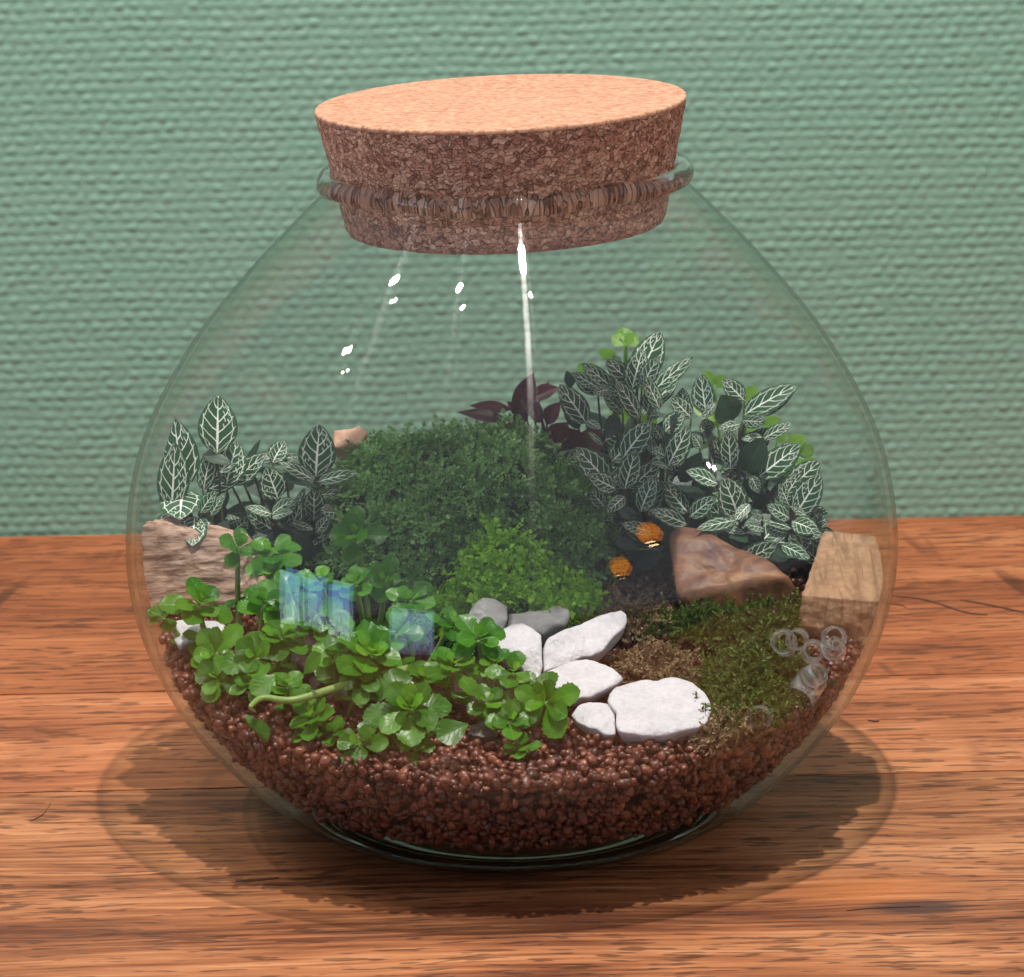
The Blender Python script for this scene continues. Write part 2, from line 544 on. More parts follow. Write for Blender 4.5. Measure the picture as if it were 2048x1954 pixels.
t = NT('dark_split_wood')
p = t.principled(Base_Color=(0.060, 0.024, 0.014), Roughness=0.9)
M_CRACK = t.done(p.outputs[0])
def crack(parent, pts, w):
    pts = catmull(np.array(pts, dtype=float), 18)
    V, F = [], []
    n = len(pts)
    for k, q in enumerate(pts):
        tt = k / (n - 1)
        ww = w * (math.sin(math.pi * min(1, 0.03 + tt * 0.95)) ** 0.7) * (0.75 + 0.5 * random.random())
        V += [(q[0], q[1] - ww, 0.0003), (q[0], q[1] + ww, 0.0003), (q[0], q[1], -0.0012)]
    for k in range(n - 1):
        a = 3 * k
        F += [(a, a + 3, a + 4, a + 1), (a + 1, a + 4, a + 5, a + 2), (a + 2, a + 5, a + 3, a)]
    obj('crack', new_mesh('crack', V, F, smooth=False), M_CRACK, parent)
crack(PL1, [(0.1926, 0.2738), (0.2078, 0.2667), (0.2241, 0.2445), (0.2344, 0.2397)], 0.0016)
crack(PL1, [(0.2250, 0.2655), (0.2392, 0.2543), (0.2551, 0.2398)], 0.0015)
crack(PL1, [(0.1860, 0.2640), (0.1943, 0.2592), (0.1965, 0.2539)], 0.0010)
crack(PL3, [(-0.1099, -0.0833), (-0.1003, -0.0823), (-0.0930, -0.0806)], 0.0009)
crack(PL3, [(-0.198, -0.0135), (-0.1938, -0.0065), (-0.1921, 0.0073)], 0.00045)
crack(PL2, [(0.1564, 0.0882), (0.159, 0.0868), (0.1614, 0.0871)], 0.0008)
crack(PL3, [(0.1210, -0.1260), (0.1330, -0.1240), (0.1490, -0.1236)], 0.0004)
# ------------------------------------------------------------------ the glass jar
OZ = [0, .0060, .022, .0494, .0824, .1154, .1538, .1923, .2230, .2440, .2560]
OR = [.0800, .0945, .1138, .136, .1502, .1542, .1470, .1268, .1018, .0815, .0690]
OUT = np.stack([catmull(OR, 120), catmull(OZ, 120)], 1)
def wall_in(z):
    return np.interp(z, OUT[:, 1], OUT[:, 0]) - np.interp(z, [0, .018, .030, .050, .085, .25], [.012, .0080, .0066, .0050, .0036, .0030])
def jar_deform(V):
    # the hand-blown neck leans a little
    k = np.clip((V[:, 2] - 0.15) / 0.11, 0, 1) ** 1.5
    V = V.copy()
    V[:, 2] += V[:, 0] * 0.016 * k
    # faint waviness of blown glass
    a = np.arctan2(V[:, 1], V[:, 0])
    V[:, :2] *= (1 + 0.0012 * np.sin(3 * a + 22 * V[:, 2]) + 0.0006 * np.sin(7 * a - 40 * V[:, 2]))[:, None]
    return V
def signed_flip(V, F):
    V = np.asarray(V); T = np.concatenate([F[:, [0, 1, 2]], F[:, [0, 2, 3]]])
    vol = np.einsum('ij,ij->i', V[T[:, 0]], np.cross(V[T[:, 1]], V[T[:, 2]])).sum()
    return F if vol > 0 else F[:, ::-1].copy()
def build_jar():
    root = empty('glass_jar', (0, 0, 0), 'big-bellied clear glass jar terrarium with a rolled rim on the wooden table', 'jar')
    # thin blown wall: an outer and an inner skin; the inner one closes in a floor well above the table
    V1, F1 = lathe(OUT[OUT[:, 1] > 0.0012], 224, False, jar_deform)
    iz = np.linspace(.0190, .2560, 120)
    r0 = float(wall_in(.0190))
    cup = [(0.0003, 0.0128), (0.03, 0.0129), (0.06, 0.0133), (r0 - 0.018, 0.0142), (r0 - 0.006, 0.0162)]
    V2, F2 = lathe(np.array(cup + [(float(wall_in(z)), z) for z in iz]), 224, False, jar_deform)
    me = new_mesh('jar_body', np.concatenate([V1, V2]), np.concatenate([F1, F2 + len(V1)]))
    me.materials.append(M_GLASS_OUT)
    me.materials.append(M_GLASS_IN)
    mi = np.zeros(len(me.polygons), dtype=np.int32)
    mi[len(F1):] = 1
    me.polygons.foreach_set('material_index', mi)
    body = obj('body', me, None, root)
    # the heavy ring of glass the jar stands on
    prof = np.array([(0.0640, 0.0001), (0.0760, 0.0), (0.0800, 0.0006), (0.0835, 0.0020), (0.0868, 0.0042), (0.0850, 0.0054), (0.0780, 0.0046), (0.0700, 0.0030), (0.0640, 0.0012)])
    V, F = lathe(prof, 192, True, jar_deform)
    base = obj('base', new_mesh('jar_base', V, signed_flip(V, F)), M_GLASS_FOOT, root)
    a = np.linspace(0, 2 * np.pi, 20, endpoint=False)
    rp = np.stack([0.0691 + 0.0047 * np.cos(a), 0.2588 + 0.0041 * np.sin(a)], 1)
    V, F = lathe(rp, 160, True, jar_deform)
    ang = np.arctan2(V[:, 1], V[:, 0])
    V[:, 2] += 0.0006 * np.sin(5 * ang + .6) + 0.0004 * np.sin(11 * ang)
    F = signed_flip(V, F)
    rim = obj('rim', new_mesh('jar_rim', V, F), M_GLASS, root)
    return root
build_jar()


# ------------------------------------------------------------------ cork lid
def build_cork():
    root = empty('cork_lid', (0, 0, 0.2395), 'thick tapered cork lid set askew in the neck of the jar', 'cork lid')
    root.rotation_euler = (math.radians(0.6), math.radians(-1.55), 0)
    hts = np.linspace(0, 0.0475, 26)
    prof = [(0.0002, 0.0)] + [(r, 0.0) for r in np.linspace(.01, .0602, 6)] + [(0.0618, 0.0004)] + [(0.0622 + (0.0720 - 0.0622) * h / 0.0475, h) for h in hts[1:]]
    V, F = lathe(prof, 260, False)
    n = fbm3(V, 520, 3, 2)
    rad = np.hypot(V[:, 0], V[:, 1]) + 1e-9
    m = (rad > 0.06) & (V[:, 2] < 0.0465)
    V[m, :2] *= (1 + (0.00035 * n[m] / rad[m]))[:, None]
    obj('plug', new_mesh('cork_plug', V, F), M_CORK, root)
    a = 0.0475
    prof = [(0.0720, a - 0.0006), (0.0722, a + 0.0004), (0.0719, a + 0.0011), (0.0710, a + 0.0013)] + [(r, a + 0.0013) for r in np.linspace(.065, .0002, 8)]
    V, F = lathe(prof, 260, False)
    obj('top_veneer', new_mesh('cork_top', V, F), M_CORKTOP, root)
    return root
build_cork()

# ------------------------------------------------------------------ soil and gravel
def ground_z(x, y):
    return .057 + .17 * (y + .12) + .06 * np.maximum(0, x - .05) * np.maximum(0, (y + .12) / .2)

t = NT('wet_red_gravel')
at = t.n('ShaderNodeAttribute', attribute_name='tint')
co = t.n('ShaderNodeTexCoord').outputs['Object']
nz = t.noise(co, 900.0, 3.0, 0.6)
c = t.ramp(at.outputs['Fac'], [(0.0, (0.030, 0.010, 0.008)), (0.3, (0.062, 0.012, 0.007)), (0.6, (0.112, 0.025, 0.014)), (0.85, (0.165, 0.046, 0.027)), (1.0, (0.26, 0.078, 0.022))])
c = t.mix(t.math('MULTIPLY', t.math('SUBTRACT', nz, 0.45), 1.6, clamp=True), c, (0.17, 0.07, 0.050))
p = t.principled(Base_Color=c, Roughness=0.34, Specular_IOR_Level=0.5, Normal=t.bump(nz, 0.35, 0.0006))
M_GRAVEL = t.done(p.outputs[0])

t = NT('dark_potting_soil')
co = t.n('ShaderNodeTexCoord').outputs['Object']
nz = t.noise(co, 420.0, 4.0, 0.65)
c = t.ramp(nz, [(0.3, (0.006, 0.004, 0.003)), (0.6, (0.022, 0.013, 0.010)), (0.8, (0.050, 0.028, 0.020))])
p = t.principled(Base_Color=c, Roughness=0.75, Normal=t.bump(nz, 0.9, 0.003))
M_SOIL = t.done(p.outputs[0])

def build_soil():
    nr, na = 90, 220
    V = [(0, 0, 0)]
    V = []
    for i in range(nr):
        f = (i + 0.02) / (nr - 1)
        for j in range(na):
            a = 2 * math.pi * j / na
            R = 0.1475
            for _ in range(3):
                zz = float(ground_z(R * math.cos(a), R * math.sin(a))) - .004
                R = float(wall_in(zz)) - 0.0065
            x, y = f * R * math.cos(a), f * R * math.sin(a)
            V.append((x, y, float(ground_z(x, y)) - .0045))
    V = np.array(V)
    V[:, 2] += 0.0030 * fbm3(V * [1, 1, 0], 150, 2, 4)
    F = []
    for i in range(nr - 1):
        for j in range(na):
            F.append((i * na + j, (i + 1) * na + j, (i + 1) * na + (j + 1) % na, i * na + (j + 1) % na))
    # sides run down the inside of the glass to the floor of the jar
    rows = 14
    last = [(nr - 1) * na + j for j in range(na)]
    VV = [tuple(v) for v in V]
    for k in range(1, rows + 1):
        cur = []
        for j in range(na):
            v = V[(nr - 1) * na + j]
            z = v[2] + (0.0195 - v[2]) * k / rows
            a = 2 * math.pi * j / na
            R = float(wall_in(z)) - 0.0065
            cur.append(len(VV))
            VV.append((R * math.cos(a), R * math.sin(a), z))
        for j in range(na):
            F.append((last[j], cur[j], cur[(j + 1) % na], last[(j + 1) % na]))
        last = cur
    F.append(tuple(last[::-1]))
    o = obj('soil', new_mesh('soil', VV, F), M_SOIL)
    return tag(o, 'dark damp potting soil packed inside the lower half of the jar', 'soil', kind='stuff')
build_soil()

def ico(sub=1):
    bm = bmesh.new()
    bmesh.ops.create_icosphere(bm, subdivisions=sub, radius=1.0)
    V = np.array([v.co[:] for v in bm.verts])
    F = np.array([[v.index for v in f.verts] for f in bm.faces])
    bm.free()
    return V, F
ICO_V, ICO_F = ico(2)

def build_gravel():
    s = 0.0036
    pts = []
    for k in range(0, 40):
        z0 = 0.012 + k * s * 0.80
        for j in range(-50, 51):
            for i in range(-50, 51):
                x = (i + 0.5 * ((j + k) % 2)) * s
                y = j * s * 0.87 + (k % 3) * s * 0.29
                if x * x + y * y > 0.0235:
                    continue
                pts.append((x, y, z0))
    P = np.array(pts)
    P += rng.normal(0, 0.0008, P.shape)
    r = np.hypot(P[:, 0], P[:, 1])
    g = ground_z(P[:, 0], P[:, 1])
    wi = wall_in(P[:, 2])
    rad = rng.uniform(0.0014, 0.0027, len(P))
    d = g - P[:, 2]
    inside = r < wi - rad * 0.82 - 0.0004
    top = (d > -0.0008) & (d < 0.0050)
    side = (wi - r < 0.0062) & (d > -0.0008) & (P[:, 2] > 0.0175)
    floor = (P[:, 2] > 0.0165) & (P[:, 2] < 0.0205) & (r < wi - 0.0030)
    # the middle and back of the top is soil; gravel rings the outside and the front
    ring = ((P[:, 0] > 0.028) & (P[:, 1] > -0.02) & (P[:, 1] < 0.05) & (P[:, 0] < 0.085)) | ((r > 0.100) & (P[:, 1] < 0.02)) | ((r > 0.118) & (P[:, 0] > 0.09)) | (P[:, 1] < -0.075) | ((P[:, 1] < -0.035) & (P[:, 0] > 0.02)) | (P[:, 0] < -0.09)
    keep = inside & ((top & ring) | side | floor)
    P, rad = P[keep], rad[keep]
    n = len(P)
    q = rng.normal(size=(n, 4))
    q /= np.linalg.norm(q, axis=1)[:, None]
    w, x, y, z = q.T
    R = np.stack([1 - 2 * (y * y + z * z), 2 * (x * y - z * w), 2 * (x * z + y * w), 2 * (x * y + z * w), 1 - 2 * (x * x + z * z), 2 * (y * z - x * w), 2 * (x * z - y * w), 2 * (y * z + x * w), 1 - 2 * (x * x + y * y)], -1).reshape(n, 3, 3)
    sc = rng.uniform(0.72, 1.22, (n, 3))
    var = []
    for k in range(10):
        v = ICO_V * (1 + 0.20 * noise3(ICO_V, 1.15, 50 + k) + 0.07 * noise3(ICO_V, 2.7, 80 + k))[:, None]
        # a few flat facets
        for _ in range(9):
            dn = rng.normal(size=3); dn /= np.linalg.norm(dn)
            h = v @ dn
            v = v - np.outer(np.maximum(0, h - 0.66), dn) * 0.9
        var.append(v)
    var = np.array(var)
    base = var[rng.integers(0, 10, n)] * sc[:, None, :] * rad[:, None, None]
    V = np.einsum('nij,nkj->nki', R, base) + P[:, None, :]
    m = len(ICO_V)
    F = (ICO_F[None] + (np.arange(n) * m)[:, None, None]).reshape(-1, 3)
    me = new_mesh('gravel', V.reshape(-1, 3), F)
    a = me.attributes.new('tint', 'FLOAT', 'POINT')
    tint = np.clip(rng.beta(2.2, 2.6, n), 0, 1)
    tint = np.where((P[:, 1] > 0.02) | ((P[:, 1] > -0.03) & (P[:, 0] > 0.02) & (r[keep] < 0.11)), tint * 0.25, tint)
    a.data.foreach_set('value', np.repeat(tint, m).astype(np.float32))
    print('gravel pebbles', n)

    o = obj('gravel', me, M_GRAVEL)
    return tag(o, 'wet red-brown gravel pebbles filling the bottom of the jar', 'gravel', kind='stuff')
build_gravel()
FIT_A = [([-0.1339,0.03,0.1271],[-0.1378,0.034,0.1557],0.0171,'v'), ([-0.1214,0.045,0.1377],[-0.1204,0.051,0.1611],0.0167,'v'), ([-0.1435,0.034,0.1197],[-0.149,0.038,0.1394],0.01,'v'), ([-0.1278,0.045,0.1218],[-0.1236,0.045,0.1401],0.0081,'v'), ([-0.1348,0.03,0.1253],[-0.1347,0.014,0.119],0.0182,'v'), ([-0.1295,0.024,0.1162],[-0.1297,0.01,0.108],0.0114,'v'), ([-0.1282,0.034,0.1153],[-0.1215,0.034,0.1246],0.0074,'v'), ([-0.1272,0.046,0.137],[-0.1155,0.042,0.1345],0.0052,'p')]
FIT_B = [([-0.1171,0.055,0.1219],[-0.1021,0.055,0.1346],0.0099,'v'), ([-0.0999,0.062,0.1291],[-0.0946,0.066,0.1376],0.0087,'v'), ([-0.0972,0.05,0.1163],[-0.1012,0.048,0.1304],0.0124,'v'), ([-0.1,0.046,0.1109],[-0.1095,0.04,0.116],0.0066,'v'), ([-0.0997,0.046,0.1109],[-0.09,0.042,0.1186],0.0072,'v'), ([-0.0993,0.044,0.1102],[-0.0903,0.036,0.1146],0.0055,'v'), ([-0.1084,0.058,0.1285],[-0.08,0.05,0.1217],0.0055,'p'), ([-0.0819,0.06,0.123],[-0.0797,0.064,0.1446],0.0162,'v'), ([-0.0806,0.056,0.1219],[-0.0643,0.052,0.1269],0.0064,'v'), ([-0.0823,0.056,0.1226],[-0.0962,0.052,0.1316],0.0067,'v'), ([-0.0829,0.056,0.1051],[-0.0824,0.056,0.119],0.0102,'v'), ([-0.0815,0.05,0.1013],[-0.0761,0.046,0.1095],0.0061,'v'), ([-0.0916,0.048,0.1066],[-0.0825,0.04,0.1056],0.0041,'v'), ([-0.111,0.048,0.1015],[-0.1181,0.048,0.1106],0.0064,'v'), ([-0.1139,0.066,0.1226],[-0.1051,0.066,0.1381],0.0035,'p'), ([-0.0917,0.066,0.104],[-0.0872,0.066,0.1167],0.0053,'v'), ([-0.0955,0.066,0.1295],[-0.089,0.066,0.1306],0.0047,'v')]
FIT_C = [([0.0543,0.08,0.1573],[0.0649,0.086,0.1774],0.0139,'v'), ([0.0562,0.074,0.1564],[0.0631,0.072,0.1695],0.0082,'v'), ([0.06,0.078,0.152],[0.0776,0.078,0.1684],0.0082,'v'), ([0.061,0.084,0.1449],[0.0725,0.088,0.1575],0.0074,'v'), ([0.0545,0.078,0.1544],[0.0413,0.078,0.1672],0.0097,'v'), ([0.0444,0.08,0.1541],[0.0311,0.08,0.1656],0.0073,'v'), ([0.0548,0.068,0.144],[0.0457,0.062,0.1614],0.0093,'v'), ([0.0479,0.07,0.1455],[0.0395,0.066,0.1557],0.0066,'v'), ([0.0379,0.086,0.1505],[0.0279,0.086,0.16],0.0083,'v'), ([0.0325,0.072,0.1411],[0.0217,0.07,0.1585],0.011,'v'), ([0.0268,0.09,0.1528],[0.0249,0.09,0.1599],0.0046,'p'), ([0.0325,0.066,0.1437],[0.0379,0.058,0.1423],0.0045,'v'), ([0.0586,0.068,0.1446],[0.0642,0.062,0.1471],0.0038,'v'), ([0.0455,0.074,0.1446],[0.0411,0.068,0.1354],0.0067,'d'), ([0.0445,0.092,0.163],[0.0483,0.094,0.164],0.0052,'p')]
FIT_D = [([0.0469,0.05,0.1314],[0.0587,0.05,0.1471],0.0119,'v'), ([0.0413,0.052,0.1198],[0.0278,0.05,0.1362],0.0124,'v'), ([0.0474,0.044,0.1196],[0.0519,0.041,0.1368],0.0102,'v'), ([0.0434,0.042,0.1202],[0.0327,0.034,0.1284],0.0088,'v'), ([0.0473,0.042,0.1168],[0.0397,0.034,0.1125],0.0066,'v'), ([0.0538,0.042,0.1103],[0.0597,0.04,0.1258],0.0102,'v'), ([0.0738,0.046,0.1081],[0.0627,0.046,0.1223],0.0095,'v'), ([0.0657,0.052,0.1268],[0.0747,0.052,0.144],0.0105,'v'), ([0.065,0.062,0.1393],[0.0734,0.062,0.1473],0.0096,'v'), ([0.0766,0.068,0.1436],[0.0684,0.068,0.1529],0.0082,'v'), ([0.0724,0.034,0.1067],[0.0579,0.026,0.1153],0.008,'v'), ([0.0741,0.036,0.1094],[0.0842,0.032,0.1189],0.008,'v'), ([0.0928,0.03,0.1092],[0.0765,0.02,0.1091],0.0061,'v'), ([0.0578,0.036,0.103],[0.046,0.028,0.1091],0.0066,'v'), ([0.0859,0.044,0.1211],[0.073,0.04,0.1281],0.0095,'v'), ([0.0656,0.046,0.128],[0.0586,0.038,0.1323],0.0045,'v'), ([0.0797,0.054,0.1343],[0.0763,0.052,0.1407],0.0059,'v'), ([0.0637,0.058,0.1373],[0.0596,0.058,0.1441],0.0059,'v'), ([0.0646,0.052,0.1313],[0.0591,0.048,0.1359],0.0053,'v'), ([0.0524,0.044,0.1072],[0.0444,0.042,0.1116],0.0058,'d'), ([0.0427,0.036,0.0999],[0.0524,0.03,0.0977],0.0057,'d')]
FIT_E = [([0.083,0.068,0.145],[0.0808,0.072,0.1622],0.0106,'v'), ([0.0993,0.072,0.1497],[0.0902,0.072,0.1596],0.0082,'v'), ([0.0933,0.062,0.1432],[0.0885,0.056,0.1557],0.0134,'p'), ([0.0985,0.064,0.1456],[0.1207,0.064,0.1586],0.0103,'v'), ([0.0973,0.058,0.1445],[0.1063,0.048,0.1462],0.0061,'v'), ([0.092,0.052,0.1256],[0.0908,0.05,0.1427],0.0095,'v'), ([0.0982,0.05,0.1249],[0.1051,0.046,0.1395],0.0123,'p'), ([0.1062,0.06,0.136],[0.1187,0.06,0.1429],0.0061,'v'), ([0.1039,0.05,0.1222],[0.1208,0.05,0.136],0.0124,'v'), ([0.0964,0.06,0.1425],[0.0873,0.054,0.1423],0.0054,'v'), ([0.1055,0.056,0.1378],[0.0968,0.052,0.1382],0.0046,'v'), ([0.0762,0.056,0.1282],[0.082,0.056,0.1221],0.0043,'d'), ([0.0853,0.062,0.1348],[0.081,0.062,0.1393],0.0058,'d')]
FIT_F = [([0.1147,0.04,0.1187],[0.1283,0.04,0.1315],0.0109,'v'), ([0.1174,0.032,0.1104],[0.1275,0.03,0.1279],0.0123,'v'), ([0.1152,0.034,0.1129],[0.1109,0.032,0.1238],0.007,'v'), ([0.094,0.032,0.1094],[0.0872,0.028,0.1285],0.0139,'v'), ([0.1145,0.028,0.1101],[0.1051,0.022,0.1176],0.0074,'v'), ([0.1156,0.026,0.1094],[0.1249,0.016,0.1079],0.0088,'v'), ([0.1149,0.026,0.1064],[0.1027,0.02,0.1125],0.0053,'v'), ([0.1037,0.026,0.1064],[0.0956,0.018,0.1108],0.0065,'v'), ([0.126,0.034,0.106],[0.1307,0.032,0.1087],0.0066,'v'), ([0.1105,0.018,0.1017],[0.1208,0.008,0.0989],0.0066,'v'), ([0.1037,0.032,0.1103],[0.0987,0.026,0.1135],0.0044,'v'), ([0.1044,0.028,0.1007],[0.0894,0.022,0.1048],0.0044,'p'), ([0.0999,0.044,0.1242],[0.1035,0.044,0.1167],0.0057,'v'), ([0.1174,0.03,0.1032],[0.1282,0.024,0.1039],0.0057,'v'), ([0.0875,0.03,0.106],[0.0956,0.024,0.1053],0.0043,'v')]
MAROON = [([0.0024,0.1,0.1375],[0.0106,0.106,0.1557],0.0102,'d'), ([0.0011,0.1,0.1411],[-0.0171,0.096,0.1441],0.0054,'d'), ([-0.0003,0.096,0.1372],[-0.0223,0.086,0.1436],0.0061,'d'), ([0.0094,0.11,0.1434],[0.0218,0.11,0.1481],0.0075,'d'), ([0.0129,0.114,0.141],[0.0174,0.114,0.1498],0.0048,'d'), ([0.0146,0.098,0.1357],[0.0046,0.094,0.1466],0.0102,'d'), ([0.016,0.102,0.1333],[0.0223,0.102,0.1437],0.0075,'d'), ([0.0259,0.092,0.1223],[0.0219,0.086,0.1364],0.0149,'d'), ([0.0319,0.09,0.1213],[0.0393,0.084,0.1352],0.0149,'d'), ([0.0199,0.094,0.1261],[0.0253,0.09,0.1374],0.0122,'d'), ([0.0079,0.104,0.1344],[-0.0009,0.104,0.1436],0.0075,'d')]
LIME_A = [([0.0503,0.108,0.167],[0.0453,0.112,0.1701],0.0071,'d'), ([0.0511,0.108,0.167],[0.0558,0.112,0.1707],0.0071,'d'), ([0.0505,0.112,0.1685],[0.0499,0.116,0.1726],0.0075,'d'), ([0.0505,0.104,0.1667],[0.0474,0.098,0.1708],0.006,'d'), ([0.0466,0.108,0.161],[0.0387,0.108,0.1646],0.0056,'d'), ([0.0509,0.102,0.1691],[0.0536,0.096,0.1703],0.0052,'d')]
LIME_B = [([0.0885,0.098,0.151],[0.0829,0.098,0.1572],0.0052,'d'), ([0.0885,0.098,0.1503],[0.0933,0.098,0.1548],0.0059,'d'), ([0.1017,0.096,0.1444],[0.1062,0.096,0.1504],0.0067,'d'), ([0.1008,0.094,0.1418],[0.1057,0.09,0.1396],0.0067,'d'), ([0.1087,0.09,0.1335],[0.1161,0.09,0.1372],0.0067,'d'), ([0.102,0.09,0.1328],[0.1072,0.09,0.1366],0.0052,'d'), ([0.1179,0.076,0.1277],[0.1259,0.076,0.1328],0.0081,'d'), ([0.1184,0.074,0.1244],[0.1302,0.074,0.128],0.0081,'d'), ([0.1168,0.072,0.1226],[0.1245,0.068,0.122],0.0073,'d'), ([0.114,0.082,0.1293],[0.1176,0.082,0.1345],0.0066,'d'), ([0.1223,0.068,0.1198],[0.1289,0.068,0.125],0.0059,'d')]
GREEN_A = [([-0.1088,-0.0119,0.1134],0.0083), ([-0.0951,-0.0163,0.1126],0.012), ([-0.0959,-0.0219,0.1057],0.0099), ([-0.1226,-0.0346,0.0975],0.0123), ([-0.0973,-0.038,0.0989],0.0122), ([-0.1161,-0.0564,0.0838],0.0121), ([-0.1143,-0.0648,0.0764],0.0104), ([-0.0988,-0.0681,0.0858],0.012), ([-0.089,-0.0586,0.0914],0.0111), ([-0.0856,-0.0868,0.0806],0.0083), ([-0.0855,-0.0443,0.1038],0.0105), ([-0.0753,-0.0555,0.098],0.0111), ([-0.1009,-0.0735,0.0769],0.008)]
GREEN_B = [([-0.0629,-0.0062,0.1163],0.0117), ([-0.0619,-0.0367,0.1051],0.0086), ([-0.0392,-0.0431,0.1001],0.0093), ([-0.0616,-0.0708,0.0954],0.0119), ([-0.0544,-0.0806,0.0896],0.0142), ([-0.039,-0.1032,0.0758],0.0148), ([-0.0764,-0.0969,0.0709],0.0102), ([-0.0579,-0.1102,0.0647],0.0097), ([-0.0227,-0.0817,0.0855],0.0119), ([-0.0234,-0.0594,0.0953],0.0092), ([-0.0587,-0.0867,0.0847],0.0091), ([-0.0372,-0.1098,0.0627],0.0081), ([-0.0451,-0.0614,0.093],0.011), ([-0.069,-0.0697,0.0855],0.0104), ([-0.0331,-0.0757,0.0785],0.0103), ([-0.049,-0.0754,0.0766],0.0109), ([-0.0682,-0.0977,0.0648],0.0074), ([-0.0748,-0.0411,0.1084],0.0098), ([-0.0499,-0.0292,0.1044],0.0092)]
GREEN_C = [([-0.0125,-0.0765,0.0944],0.0111), ([-0.0002,-0.0879,0.0844],0.009), ([0.0109,-0.1002,0.0763],0.0125), ([-0.0019,-0.1055,0.0714],0.0097), ([-0.0098,-0.0951,0.0752],0.0086), ([-0.0071,-0.0802,0.0858],0.0071), ([0.0022,-0.11,0.0627],0.0074)]
GREEN_SINGLE = [([-0.0171,-0.1168,0.0735],[-0.0286,-0.1228,0.0705],0.0113), ([-0.0888,-0.0847,0.083],[-0.0993,-0.0907,0.0785],0.0095), ([-0.079,-0.0917,0.0858],[-0.0724,-0.0977,0.0956],0.0069), ([-0.1011,-0.0948,0.0713],[-0.0935,-0.1008,0.062],0.0088), ([-0.055,-0.0886,0.0803],[-0.0593,-0.0946,0.0744],0.007)]
TRAIL = [[-0.0999,-0.1084,0.076],[-0.0979,-0.1007,0.0772],[-0.0939,-0.0957,0.0781],[-0.083,-0.098,0.0777],[-0.0677,-0.0894,0.0792],[-0.0552,-0.0825,0.0803],[-0.0401,-0.0751,0.0816]]
